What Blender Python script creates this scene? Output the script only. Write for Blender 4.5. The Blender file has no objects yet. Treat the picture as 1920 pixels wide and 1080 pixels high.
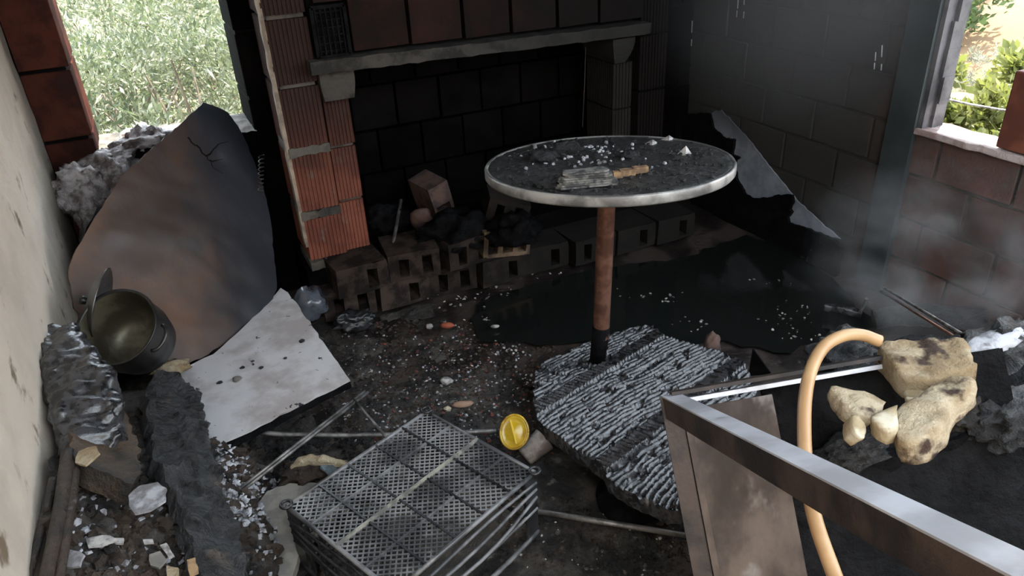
import bpy, bmesh, math, random
from mathutils import Vector, Matrix, noise
from mathutils.geometry import delaunay_2d_cdt

sc = bpy.context.scene
COL = sc.collection
random.seed(7)

# ------------------------------------------------------------------ camera
F = 1400.0                                  # focal length in pixels of the 1920 wide frame
CAM = Vector((0.0, 0.0, 1.5))
RX = Vector((0.89796366, -0.24793828, 0.36357649))
RY = Vector((-0.43745211, -0.41293414, 0.79882479))
RZ = Vector((-0.0479261, -0.87636294, -0.47926098))
right = Vector((RX[0], RY[0], RZ[0])); down = Vector((RX[1], RY[1], RZ[1])); fwd = Vector((RX[2], RY[2], RZ[2]))
cd = bpy.data.cameras.new('camera'); cam = bpy.data.objects.new('camera', cd); COL.objects.link(cam)
m = Matrix((right, -down, -fwd)).transposed().to_4x4(); m.translation = CAM
cam.matrix_world = m
cd.sensor_width = 36.0; cd.lens = 36.0 * F / 1920.0; cd.clip_start = 0.02; cd.clip_end = 200
sc.camera = cam

# ------------------------------------------------------------------ world, sun, exposure
w = bpy.data.worlds.new('sky'); sc.world = w; w.use_nodes = True
bgn = w.node_tree.nodes['Background']
bgn.inputs[0].default_value = (0.80, 0.90, 1.0, 1); bgn.inputs[1].default_value = 3.0
sd = bpy.data.lights.new('sun', 'SUN'); sd.energy = 9.0; sd.angle = 0.01; sd.color = (1.0, 0.92, 0.78)
sun = bpy.data.objects.new('sun', sd); COL.objects.link(sun)
sun.rotation_euler = Vector((-0.36, -0.16, -0.91)).to_track_quat('-Z', 'Y').to_euler()
sc.view_settings.view_transform = 'Standard'; sc.view_settings.look = 'None'
sc.view_settings.gamma = 1.0; sc.view_settings.use_curve_mapping = False
sc.view_settings.exposure = 1.32
sc.cycles.use_denoising = True
sc.cycles.max_bounces = 8; sc.cycles.diffuse_bounces = 4; sc.cycles.volume_bounces = 0
sc.cycles.caustics_reflective = False; sc.cycles.caustics_refractive = False
sc.cycles.sample_clamp_indirect = 6.0

# ------------------------------------------------------------------ placing helpers
def ray(px, py):
    return (right * (px - 960) + down * (py - 540) + fwd * F) / F
def Pz(px, py, z):
    r = ray(px, py); return CAM + r * ((z - CAM.z) / r.z)
def Py(px, py, y):
    r = ray(px, py); return CAM + r * (y / r.y)
def Px(px, py, x):
    r = ray(px, py); return CAM + r * (x / r.x)
def Pd(px, py, d):
    return CAM + ray(px, py) * d

class Plane:
    def __init__(s, p0, p1, p2):
        s.o = p0.copy(); s.u = (p1 - p0).normalized()
        s.n = s.u.cross(p2 - p0).normalized()
        if s.n.dot(CAM - p0) < 0: s.n = -s.n
        s.v = s.n.cross(s.u)
    def hit(s, px, py):
        r = ray(px, py); t = s.n.dot(s.o - CAM) / s.n.dot(r); return CAM + r * t
    def uv(s, p):
        q = p - s.o; return Vector((q.dot(s.u), q.dot(s.v)))
    def at(s, a, b, h=0.0):
        return s.o + s.u * a + s.v * b + s.n * h

def fbm(p, o=4):
    return noise.fractal(p, 1.0, 2.0, o)

# ------------------------------------------------------------------ materials
MATS = {}
def mat(name, c1, c2=None, scale=6.0, lo=0.4, hi=0.6, rough=0.85, metal=0.0, spec=0.35, bump=0.0, bscale=60.0,
        c3=None, s3=25.0, lo3=0.58, hi3=0.66, rough2=None, vary=0.0, stretch=(1, 1, 1), trans=None, bdist=0.004,
        soot_shade=None, local=False, bvor=False):
    """noise mix c1 > c2, optional second mix to c3, bump relief, optional tint along a world axis for sooting and painted shade"""
    if name in MATS: return MATS[name]
    mt = bpy.data.materials.new(name); mt.use_nodes = True; MATS[name] = mt
    nt = mt.node_tree; N = nt.nodes; L = nt.links
    b = N['Principled BSDF']; out = N['Material Output']
    b.inputs['Roughness'].default_value = rough; b.inputs['Metallic'].default_value = metal
    b.inputs['Specular IOR Level'].default_value = spec
    if local:
        g = N.new('ShaderNodeTexCoord'); pos = g.outputs['Object']
    else:
        g = N.new('ShaderNodeNewGeometry'); pos = g.outputs['Position']
    mp = N.new('ShaderNodeVectorMath'); mp.operation = 'MULTIPLY'; mp.inputs[1].default_value = stretch
    L.new(pos, mp.inputs[0]); pv = mp.outputs[0]
    def nz(s, det=5, rg=0.6):
        n = N.new('ShaderNodeTexNoise'); n.inputs['Scale'].default_value = s; n.inputs['Detail'].default_value = det
        n.inputs['Roughness'].default_value = rg; L.new(pv, n.inputs['Vector']); return n.outputs['Fac']
    def ramp(src, lo, hi):
        r = N.new('ShaderNodeMapRange'); r.inputs[1].default_value = lo; r.inputs[2].default_value = hi
        r.interpolation_type = 'SMOOTHSTEP'
        L.new(src, r.inputs[0]); return r.outputs[0]
    def mix(f, a, c):
        x = N.new('ShaderNodeMix'); x.data_type = 'RGBA'
        L.new(f, x.inputs[0])
        if isinstance(a, tuple): x.inputs[6].default_value = (*a, 1)
        else: L.new(a, x.inputs[6])
        if isinstance(c, tuple): x.inputs[7].default_value = (*c, 1)
        else: L.new(c, x.inputs[7])
        return x.outputs[2]
    col = c1
    if c2 is not None:
        f = ramp(nz(scale), lo, hi); col = mix(f, c1, c2)
        if rough2 is not None:
            rr = N.new('ShaderNodeMapRange'); rr.inputs[3].default_value = rough; rr.inputs[4].default_value = rough2
            L.new(f, rr.inputs[0]); L.new(rr.outputs[0], b.inputs['Roughness'])
    if c3 is not None:
        col = mix(ramp(nz(s3, 4), lo3, hi3), col, c3)
    if vary:
        oi = N.new('ShaderNodeObjectInfo'); hs = N.new('ShaderNodeHueSaturation')
        mr = N.new('ShaderNodeMapRange'); mr.inputs[3].default_value = 1 - vary; mr.inputs[4].default_value = 1 + vary
        L.new(oi.outputs['Random'], mr.inputs[0]); L.new(mr.outputs[0], hs.inputs['Value'])
        if isinstance(col, tuple): hs.inputs['Color'].default_value = (*col, 1)
        else: L.new(col, hs.inputs['Color'])
        col = hs.outputs[0]
    if soot_shade is not None:                       # (axis, clean end, dark end, noise amount, colour, most)
        ax, e0, e1, na, scol, most = soot_shade
        sp = N.new('ShaderNodeSeparateXYZ'); L.new(pos, sp.inputs[0])
        md = N.new('ShaderNodeMath'); md.operation = 'MULTIPLY_ADD'; L.new(nz(3.0), md.inputs[0])
        md.inputs[1].default_value = na; L.new(sp.outputs[ax], md.inputs[2])
        r = N.new('ShaderNodeMapRange'); r.inputs[1].default_value = e0; r.inputs[2].default_value = e1
        r.inputs[4].default_value = most; r.interpolation_type = 'SMOOTHSTEP'
        L.new(md.outputs[0], r.inputs[0]); col = mix(r.outputs[0], col, scol)
    if isinstance(col, tuple): b.inputs['Base Color'].default_value = (*col, 1)
    else: L.new(col, b.inputs['Base Color'])
    if bump:
        bp = N.new('ShaderNodeBump'); bp.inputs['Strength'].default_value = bump; bp.inputs['Distance'].default_value = bdist
        if bvor:
            v = N.new('ShaderNodeTexVoronoi'); v.inputs['Scale'].default_value = bscale; L.new(pv, v.inputs['Vector'])
            L.new(v.outputs['Distance'], bp.inputs['Height'])
        else:
            L.new(nz(bscale, 6, 0.65), bp.inputs['Height'])
        L.new(bp.outputs[0], b.inputs['Normal'])
    if trans is not None:
        t = N.new('ShaderNodeBsdfTranslucent'); t.inputs[0].default_value = (*trans, 1)
        a = N.new('ShaderNodeMixShader'); a.inputs[0].default_value = 0.45
        L.new(b.outputs[0], a.inputs[1]); L.new(t.outputs[0], a.inputs[2]); L.new(a.outputs[0], out.inputs[0])
    return mt

SOOT = (0.012, 0.013, 0.013)
M_PLASTER = mat('plaster_wall', (0.66, 0.575, 0.475), (0.55, 0.475, 0.39), 3.0, 0.4, 0.65, 0.9, bump=0.5, bscale=45, bdist=0.006,
                c3=(0.20, 0.15, 0.10), s3=9, lo3=0.60, hi3=0.74, soot_shade=(1, 2.55, 3.2, 0.25, (0.05, 0.045, 0.04), 0.75))
M_MORTAR = mat('mortar', (0.11, 0.098, 0.082), (0.045, 0.04, 0.036), 12, rough=0.95, bump=0.8, bscale=90)
M_MORTAR_SOOT = mat('sooty_mortar', (0.005, 0.005, 0.005), (0.0025, 0.0025, 0.0025), 8, rough=0.8, spec=0.04, bump=0.6, bscale=60)
M_BRICK = mat('clay_brick', (0.062, 0.0205, 0.014), (0.032, 0.013, 0.0105), 10, rough=0.9, spec=.03, bump=0.5, bscale=110, vary=0.25,
              c3=(0.02, 0.016, 0.015), s3=5, lo3=0.50, hi3=0.68)
M_PIER = mat('pier_brick', (0.22, 0.075, 0.048), (0.145, 0.050, 0.036), 9, rough=0.85, spec=.15, bump=0.35, bscale=120, vary=0.15,
             c3=(0.20, 0.16, 0.13), s3=13, lo3=0.60, hi3=0.75, soot_shade=(2, 0.42, 1.02, 0.25, (0.022, 0.0155, 0.0135), 0.92))  # dark tint also paints the fading of light up the pier
M_BREAST = mat('breast_brick', (0.026, 0.0105, 0.0078), (0.012, 0.0068, 0.006), 6, rough=0.75, spec=.1, bump=0.4, bscale=90, vary=0.35,
               soot_shade=(0, 0.8, 1.9, 0.5, (0.005, 0.0042, 0.004), 0.92))
M_SOOTBRICK = mat('sooty_brick', (0.0050, 0.0042, 0.0040), (0.0022, 0.0022, 0.0022), 5, rough=0.85, spec=0.02, bump=0.8, bscale=70, vary=0.3)
M_WALLBRICK = mat('smoked_wall_brick', (0.125, 0.070, 0.060), (0.085, 0.060, 0.056), 5, rough=0.8, spec=.12, bump=0.8, bscale=70, vary=0.25,
                  c3=(0.10, 0.092, 0.085), s3=7, lo3=0.5, hi3=0.68, soot_shade=(1, 1.72, 2.15, 0.30, (0.040, 0.040, 0.038), 0.97))
M_WALLMORTAR = mat('smoked_wall_mortar', (0.085, 0.075, 0.068), (0.05, 0.046, 0.044), 9, rough=0.9, spec=.1, bump=0.8, bscale=60,
                   soot_shade=(1, 1.72, 2.15, 0.25, (0.038, 0.038, 0.037), 0.985))
M_CONC = mat('concrete', (0.15, 0.135, 0.12), (0.06, 0.055, 0.05), 14, rough=0.9, bump=0.7, bscale=80)
M_CONC_SOOT = mat('sooty_concrete', (0.062, 0.056, 0.049), (0.022, 0.020, 0.018), 12, rough=0.9, bump=0.7, bscale=70,
                  soot_shade=(0, 0.7, 1.9, 0.4, (0.014, 0.013, 0.012), 0.88))
M_FLOOR = mat('burnt_floor', (0.052, 0.038, 0.032), (0.016, 0.013, 0.012), 5, rough=0.75, rough2=0.35, bump=0.8, bscale=45, bdist=0.008,
              c3=(0.11, 0.085, 0.075), s3=30, lo3=0.62, hi3=0.72)
M_WATER = mat('sooty_water', (0.0085, 0.0095, 0.009), rough=0.06, spec=0.6, bump=0.10, bscale=9, bdist=0.01)
M_CHAR = mat('charcoal', (0.008, 0.008, 0.0085), (0.028, 0.028, 0.030), 22, rough=0.36, bump=1.0, bscale=75, spec=0.5, bdist=0.02)
M_CHARWOOD = mat('charred_wood', (0.010, 0.010, 0.011), (0.050, 0.050, 0.055), 45, rough=0.27, bump=0.5, bscale=120, spec=0.8, bdist=0.002)
M_CHARBROWN = mat('scorched_wood', (0.052, 0.036, 0.026), (0.014, 0.012, 0.011), 9, rough=0.5, bump=1.0, bscale=60, bdist=.012,
                  c3=(0.13, 0.11, 0.095), s3=20, lo3=0.58, hi3=0.7)
M_ASH = mat('pale_ash', (0.42, 0.42, 0.45), (0.16, 0.155, 0.16), 22, rough=0.9, bump=0.6, bscale=90)
M_ASHBOARD = mat('ash_board', (0.50, 0.49, 0.50), (0.35, 0.32, 0.31), 7, 0.4, 0.62, rough=0.8, bump=0.5, bscale=110, bdist=0.002,
                 c3=(0.025, 0.025, 0.03), s3=26, lo3=0.66, hi3=0.69)
M_SHEET = mat('scorched_sheet', (0.125, 0.060, 0.030), (0.055, 0.034, 0.025), 3.0, 0.35, 0.65, rough=0.55, rough2=0.45, bump=0.25, bscale=25,
              c3=(0.055, 0.045, 0.04), s3=6, lo3=0.58, hi3=0.74, spec=0.4,
              soot_shade=(0, -0.05, 0.20, 0.12, (0.017, 0.022, 0.030), 0.94))  # blue-black tint paints the sheen on the right half
M_POT = mat('sooty_metal_pot', (0.030, 0.030, 0.031), (0.06, 0.058, 0.055), 9, rough=0.35, metal=0.7, bump=0.2, bscale=40)
M_POTIN = mat('stained_pot_inside', (0.16, 0.145, 0.10), (0.07, 0.06, 0.04), 9, rough=0.4, metal=0.5)
M_RUST = mat('rusty_steel', (0.30, 0.15, 0.105), (0.15, 0.07, 0.05), 14, rough=0.34, metal=0.6, bump=0.35, bscale=80,
             c3=(0.30, 0.20, 0.16), s3=30, lo3=0.6, hi3=0.7)
M_STEEL = mat('smoked_steel', (0.55, 0.56, 0.60), (0.36, 0.36, 0.38), 6, rough=0.36, metal=0.25, bump=0.2, bscale=50,
              c3=(0.10, 0.08, 0.07), s3=14, lo3=0.62, hi3=0.75)
M_DARKSTEEL = mat('dark_steel', (0.050, 0.034, 0.028), (0.016, 0.013, 0.013), 8, rough=0.45, spec=.3, metal=0.0, bump=0.4, bscale=60)
M_PANEL = mat('rust_streaked_panel', (0.105, 0.080, 0.066), (0.030, 0.021, 0.018), 5, 0.38, 0.62, rough=0.55, metal=0.25, bump=0.3, bscale=50,
              c3=(0.21, 0.195, 0.185), s3=9, lo3=0.55, hi3=0.72, stretch=(1.2, 1.2, 0.5))
M_BLACK = mat('soot_black', (0.0035, 0.0035, 0.004), (0.008, 0.008, 0.009), 15, rough=0.6, spec=0.07, bump=1.0, bscale=45, bdist=.01)
M_ROD = mat('grey_rod', (0.26, 0.25, 0.24), (0.10, 0.095, 0.09), 20, rough=0.45, metal=0.5)
M_PLASTIC = mat('black_plastic', (0.010, 0.0105, 0.0115), (0.03, 0.03, 0.033), 25, rough=0.32, spec=0.6, bump=0.2, bscale=90)
M_PLASTICASH = mat('ashy_black_plastic', (0.20, 0.20, 0.205), (0.055, 0.056, 0.06), 9, 0.40, 0.60, rough=0.35, spec=0.6)
M_YELLOW = mat('yellow_glass', (0.48, 0.31, 0.012), (0.33, 0.17, 0.008), 22, 0.45, 0.7, rough=0.15, spec=0.6, bump=0.2, bscale=60)
M_FOAM = mat('scorched_foam', (0.46, 0.38, 0.26), (0.27, 0.195, 0.11), 9, 0.42, 0.60, rough=0.9, bump=1.0, bscale=60, bdist=.012,
             c3=(0.045, 0.025, 0.016), s3=12, lo3=0.55, hi3=0.66)
M_FOAMPALE = mat('pale_foam', (0.52, 0.47, 0.36), (0.32, 0.25, 0.15), 16, rough=0.9, bump=0.6, bscale=70,
                 c3=(0.12, 0.08, 0.05), s3=22, lo3=0.64, hi3=0.74)
M_HOSE = mat('tan_rubber_hose', (0.44, 0.28, 0.14), (0.36, 0.21, 0.10), 8, rough=0.38, spec=0.5)
M_SLAB = mat('pale_stone_slab', (0.28, 0.265, 0.235), (0.19, 0.18, 0.165), 18, rough=0.85, bump=0.5, bscale=120)
M_BAG = mat('dirty_white_plastic', (0.48, 0.45, 0.45), (0.13, 0.105, 0.10), 11, 0.40, 0.56, rough=0.5, bump=1.0, bscale=28, bdist=0.02,
            c3=(0.10, 0.07, 0.06), s3=15, lo3=0.6, hi3=0.72)
M_PALEPATCH = mat('pale_blue_grey_sheet', (0.30, 0.33, 0.38), (0.20, 0.22, 0.26), 9, rough=0.6, bump=0.3, bscale=40,
                  soot_shade=(2, 0.36, 0.56, 0.10, (0.035, 0.037, 0.042), 0.8))
M_TRIM = mat('smoke_blue_post', (0.045, 0.055, 0.058), (0.030, 0.038, 0.041), 4, rough=0.5, bump=0.15, bscale=30)
M_REVEAL = mat('dusty_reveal', (0.13, 0.125, 0.135), (0.05, 0.05, 0.057), 6, rough=0.8, bump=0.4, bscale=60)
M_SILL = mat('crumbled_sill', (0.50, 0.42, 0.40), (0.30, 0.22, 0.20), 10, rough=0.95, bump=0.9, bscale=50, bdist=0.01)
M_TABLETOP = mat('burnt_table_top', (0.022, 0.022, 0.022), (0.065, 0.064, 0.062), 60, 0.45, 0.62, rough=0.34, spec=0.6, bump=1.0, bscale=150, bdist=0.006)
M_RIM = mat('table_edge_band', (0.42, 0.41, 0.39), (0.14, 0.135, 0.13), 7, 0.35, 0.55, rough=0.4, metal=0.3, bump=0.2, bscale=80)
M_PAPER = mat('burnt_paper', (0.20, 0.195, 0.18), (0.05, 0.05, 0.05), 40, rough=0.9, bump=0.8, bscale=120)
M_TIMBER = mat('raw_timber', (0.36, 0.23, 0.12), (0.16, 0.10, 0.06), 30, rough=0.8, bump=0.5, bscale=100)
M_WHITE = mat('white_shard', (0.50, 0.48, 0.46), (0.16, 0.15, 0.145), 35, rough=0.7)
M_PINK = mat('pinkish_brick_rubble', (0.12, 0.072, 0.058), (0.055, 0.038, 0.034), 15, rough=0.9, bump=0.6, bscale=90)
M_HEARTH = mat('hearth_brick', (0.060, 0.043, 0.035), (0.018, 0.014, 0.0125), 14, 0.4, 0.6, rough=0.85, spec=.15, bump=0.6, bscale=90, vary=0.25,
               soot_shade=(0, 0.9, 1.7, 0.5, (0.014, 0.013, 0.012), 0.9))
M_HEARTHPALE = mat('pale_hearth_brick', (0.22, 0.155, 0.10), (0.07, 0.05, 0.04), 14, rough=0.85, bump=0.6, bscale=90)
M_REDBLOCK = mat('red_brown_block', (0.20, 0.07, 0.045), (0.12, 0.042, 0.03), 7, rough=0.6, bump=0.2, bscale=60)
M_DRY = mat('dry_hillside', (0.26, 0.165, 0.088), (0.20, 0.125, 0.068), 0.5, 0.35, 0.65, rough=0.95, bump=0.3, bscale=8,
            c3=(0.11, 0.06, 0.035), s3=2.4, lo3=0.56, hi3=0.64)
M_GRASSG = mat('scrub_ground', (0.10, 0.105, 0.055), (0.17, 0.14, 0.08), 1.5, rough=0.95)
M_LEAF_A = mat('pale_olive_leaf', (0.15, 0.17, 0.105), (0.07, 0.095, 0.055), 2.0, rough=0.5, trans=(0.10, 0.125, 0.06), c3=(0.42, 0.42, 0.33), s3=7, lo3=0.46, hi3=0.60)  # cream patches paint bright highlights into the leaves
M_LEAF_B = mat('deep_green_leaf', (0.065, 0.10, 0.045), (0.09, 0.13, 0.055), 2.0, rough=0.55, trans=(0.08, 0.13, 0.04))
M_LEAF_C = mat('yellow_green_leaf', (0.13, 0.155, 0.045), (0.21, 0.21, 0.08), 3.0, rough=0.5, trans=(0.17, 0.19, 0.045))
M_LEAF_D = mat('grey_brush_leaf', (0.32, 0.30, 0.27), (0.22, 0.24, 0.18), 3.0, rough=0.7, trans=(0.25, 0.24, 0.18))
M_TWIG = mat('twig_bark', (0.13, 0.10, 0.075), (0.20, 0.16, 0.12), 8, rough=0.9)

# ------------------------------------------------------------------ object helpers
def tag(o, label=None, cat=None, group=None, kind=None):
    if label: o['label'] = label
    if cat: o['category'] = cat
    if group: o['group'] = group
    if kind: o['kind'] = kind
    return o
def empty(name, loc, label, cat, group=None):
    o = bpy.data.objects.new(name, None); COL.objects.link(o); o.location = loc; o.empty_display_size = 0.05
    return tag(o, label, cat, group)
def mesh_obj(name, verts, faces, material, parent=None, smooth=False, base=False):
    """world-space verts; origin is put in the middle (or at the base) of the piece"""
    n = len(verts); c = Vector((0, 0, 0))
    for v in verts: c += v
    c /= n
    if base: c.z = min(v.z for v in verts)
    me = bpy.data.meshes.new(name); me.from_pydata([(v - c)[:] for v in verts], [], faces)
    me.materials.append(material)
    if smooth: me.shade_smooth()
    me.validate(); me.update()
    o = bpy.data.objects.new(name, me); COL.objects.link(o)
    pl = Vector((0, 0, 0)); q = parent
    while q is not None: pl += q.location; q = q.parent
    o.parent = parent; o.location = c - pl
    return o
class MB:
    """collects world-space shapes of one part"""
    def __init__(s): s.v = []; s.f = []
    def add(s, vs, fs):
        k = len(s.v); s.v += [Vector(p) for p in vs]; s.f += [tuple(i + k for i in f) for f in fs]; return s
    def obox(s, c, ax, h):
        a, b, d = (Vector(ax[i]) * h[i] for i in range(3)); c = Vector(c)
        vs = [c + a * i + b * j + d * k for i in (-1, 1) for j in (-1, 1) for k in (-1, 1)]
        return s.add(vs, [(0, 1, 3, 2), (4, 6, 7, 5), (0, 4, 5, 1), (2, 3, 7, 6), (0, 2, 6, 4), (1, 5, 7, 3)])
    def box(s, lo, hi):
        lo, hi = Vector(lo), Vector(hi); c = (lo + hi) / 2; h = (hi - lo) / 2
        return s.obox(c, ((1, 0, 0), (0, 1, 0), (0, 0, 1)), h)
    def bar(s, p, q, wv, hv, wd, ht):
        """bar from p to q with half-width along wv and half-height along hv"""
        p, q = Vector(p), Vector(q); d = (q - p); L = d.length
        return s.obox((p + q) / 2, (d / L, Vector(wv).normalized(), Vector(hv).normalized()), (L / 2, wd, ht))
    def tube(s, pts, r, n=8, r2=None):
        pts = [Vector(p) for p in pts]; k0 = len(s.v); N = len(pts); r2 = r if r2 is None else r2
        t = (pts[1] - pts[0]).normalized(); a = t.orthogonal().normalized()
        for i, p in enumerate(pts):
            t2 = (pts[min(i + 1, N - 1)] - pts[max(i - 1, 0)]).normalized()
            a = (a - t2 * a.dot(t2)).normalized(); b = t2.cross(a); rr = r + (r2 - r) * i / (N - 1)
            for j in range(n):
                th = 2 * math.pi * j / n; s.v.append(p + (a * math.cos(th) + b * math.sin(th)) * rr)
        for i in range(N - 1):
            for j in range(n):
                s.f.append((k0 + i * n + j, k0 + i * n + (j + 1) % n, k0 + (i + 1) * n + (j + 1) % n, k0 + (i + 1) * n + j))
        s.f.append(tuple(k0 + j for j in range(n))[::-1]); s.f.append(tuple(k0 + (N - 1) * n + j for j in range(n)))
        return s
    def build(s, name, material, parent=None, smooth=False, base=False):
        return mesh_obj(name, s.v, s.f, material, parent, smooth, base)

def catmull(pts, n=8):
    P = [Vector(p) for p in pts]; P = [P[0] * 2 - P[1]] + P + [P[-1] * 2 - P[-2]]; o = []
    for i in range(1, len(P) - 2):
        for k in range(n):
            t = k / n; a, b, c, d = P[i - 1:i + 3]
            o.append(0.5 * ((2 * b) + (c - a) * t + (2 * a - 5 * b + 4 * c - d) * t * t + (3 * b - a - 3 * c + d) * t ** 3))
    o.append(P[-2]); return o

def densify(poly, step, jag=0.0, seed=0):
    o = []; n = len(poly)
    for i in range(n):
        a, b = poly[i], poly[(i + 1) % n]; L = (b - a).length; k = max(1, int(L / step)); nn = Vector((-(b - a).y, (b - a).x))
        if nn.length: nn.normalize()
        for j in range(k):
            p = a.lerp(b, j / k)
            if jag and j: p = p + nn * jag * noise.noise(Vector((p.x * 40 + seed, p.y * 40, seed * 1.7)))* 2
            o.append(p)
    return o

def slab_geo(poly, plane, thick, res, height=None, back=None):
    """closed slab over a 2D polygon in a plane: relief height(a,b) on the face, thickness behind it"""
    n = len(poly); xs = [p.x for p in poly]; ys = [p.y for p in poly]
    pts = [p.copy() for p in poly]
    def inside(x, y):
        c = False; j = n - 1
        for i in range(n):
            if (poly[i].y > y) != (poly[j].y > y) and x < (poly[j].x - poly[i].x) * (y - poly[i].y) / (poly[j].y - poly[i].y) + poly[i].x: c = not c
            j = i
        return c
    rnd = random.Random(3); y = min(ys) + res * 0.5; row = 0
    while y < max(ys):
        x = min(xs) + res * (0.5 if row % 2 else 0.25)
        while x < max(xs):
            if inside(x, y): pts.append(Vector((x + rnd.uniform(-.15, .15) * res, y + rnd.uniform(-.15, .15) * res)))
            x += res
        y += res * 0.87; row += 1
    r = delaunay_2d_cdt(pts, [(i, (i + 1) % n) for i in range(n)], [list(range(n))], 1, 1e-6)
    v2, fs = r[0], r[2]; k = len(v2)
    H = [height(v.x, v.y) if height else 0.0 for v in v2]
    V = [plane.at(v.x, v.y, h) for v, h in zip(v2, H)] + [plane.at(v.x, v.y, (back(v.x, v.y) if back else h) - thick) for v, h in zip(v2, H)]
    Fc = []; cnt = {}
    for f in fs:
        a2 = sum(v2[f[i]].x * v2[f[(i + 1) % len(f)]].y - v2[f[(i + 1) % len(f)]].x * v2[f[i]].y for i in range(len(f)))
        f = list(f) if a2 > 0 else list(f)[::-1]
        Fc.append(tuple(f)); Fc.append(tuple(i + k for i in reversed(f)))
        for i in range(len(f)):
            e = (f[i], f[(i + 1) % len(f)]); cnt[e] = 1
    for (a, b) in list(cnt):
        if (b, a) not in cnt: Fc.append((b, a, a + k, b + k))
    return V, Fc
def slab(name, px, plane, thick, material, parent=None, res=0.02, height=None, step=0.03, jag=0.0, seed=0, back=None, smooth=True, base=False, rnd_=0):
    poly = densify([plane.uv(plane.hit(*p)) for p in px], step, jag, seed)
    V, Fc = slab_geo(poly, plane, thick, res, height, back)
    o = mesh_obj(name, V, Fc, material, parent, smooth, base)
    if rnd_:
        bm = bmesh.new(); bm.from_mesh(o.data)
        long_ = [e for e in bm.edges if e.calc_length() > max(.012, thick * .6)]
        bmesh.ops.subdivide_edges(bm, edges=long_, cuts=2, use_grid_fill=True)
        bmesh.ops.triangulate(bm, faces=bm.faces[:])
        for _ in range(rnd_): bmesh.ops.smooth_vert(bm, verts=bm.verts[:], factor=.5, use_axis_x=True, use_axis_y=True, use_axis_z=True)
        for v in bm.verts: v.co += v.normal * .004 * fbm(v.co * 34 + Vector((seed, 0, 0)))
        bm.to_mesh(o.data); bm.free(); o.data.shade_smooth()
    elif smooth: sharp_by_angle(o, 50)
    return o
def sharp_by_angle(o, deg=40):
    bm = bmesh.new(); bm.from_mesh(o.data); a = math.radians(deg)
    for e in bm.edges:
        if len(e.link_faces) == 2 and e.calc_face_angle(0) > a: e.smooth = False
    bm.to_mesh(o.data); bm.free()

_ico = {}
def ico(sub):
    if sub not in _ico:
        bm = bmesh.new(); bmesh.ops.create_icosphere(bm, subdivisions=sub, radius=1.0)
        _ico[sub] = ([v.co.copy() for v in bm.verts], [tuple(v.index for v in f.verts) for f in bm.faces]); bm.free()
    return _ico[sub]
def lump(name, c, rad, material, seed=0, amp=0.35, freq=1.6, sub=3, parent=None, rot=0.0, flat=None, smooth=True, ridg=0.0):
    vs, fs = ico(sub); o = []; R = Matrix.Rotation(rot, 3, 'Z') if not isinstance(rot, Matrix) else rot
    for v in vs:
        d = 1 + amp * fbm(v * freq + Vector((seed * 3.1, seed * 1.3, 0)))
        if ridg: d += ridg * abs(noise.noise(v * freq * 3 + Vector((seed, 0, 9))))
        p = R @ Vector((v.x * rad[0] * d, v.y * rad[1] * d, v.z * rad[2] * d))
        if flat is not None: p.z = max(p.z, flat)
        o.append(Vector(c) + p)
    return mesh_obj(name, o, fs, material, parent, smooth, base=True)

# unit bricks (shared mesh data), scaled per piece
def unit_brick(ribs=0, bevel=0.012):
    bm = bmesh.new(); bmesh.ops.create_cube(bm, size=1.0)
    bmesh.ops.bevel(bm, geom=bm.edges[:], offset=bevel, segments=1, affect='EDGES')
    me = bpy.data.meshes.new('brick'); bm.to_mesh(me); bm.free(); return me
BRICK_ME = {}
def brick(parent, c, size, material, jit=0.0, name='brick', rot=None):
    if material.name not in BRICK_ME:
        me = unit_brick(); me.materials.append(material); BRICK_ME[material.name] = me
    o = bpy.data.objects.new(name, BRICK_ME[material.name]); COL.objects.link(o)
    pl = Vector((0, 0, 0)); q = parent
    while q is not None: pl += q.location; q = q.parent
    o.parent = parent; o.location = Vector(c) - pl; o.scale = size
    if rot: o.rotation_euler = rot
    elif jit: o.rotation_euler = tuple(random.uniform(-jit, jit) for _ in range(3))
    return o
def ribbed_brick(parent, lo, hi, material, nrib=9, depth=0.004, name='brick', axis='x'):
    """clay block whose front (-Y) and left (-X) faces carry upright grooves"""
    x0, y0, z0 = lo; x1, y1, z1 = hi; prof = []
    def side(p, q, nrm, n):
        for i in range(n):
            for fr, dd in ((0.0, 0), (0.55, 0), (0.62, -1), (0.93, -1)):
                t = (i + fr) / n; prof.append(Vector(p).lerp(Vector(q), t) + Vector(nrm) * dd * depth)
    side((x0, y1), (x0, y0), (-1, 0), max(4, int(nrib * (y1 - y0) / (x1 - x0)))); side((x0, y0), (x1, y0), (0, -1), nrib)
    side((x1, y0), (x1, y1), (1, 0), 2); prof.append(Vector((x1, y1)))
    k = len(prof); vs = [Vector((p.x, p.y, z0)) for p in prof] + [Vector((p.x, p.y, z1)) for p in prof]
    fs = [(i, (i + 1) % k, (i + 1) % k + k, i + k) for i in range(k)] + [tuple(range(k))[::-1], tuple(range(k, 2 * k))]
    return mesh_obj(name, vs, fs, material, parent)
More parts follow.
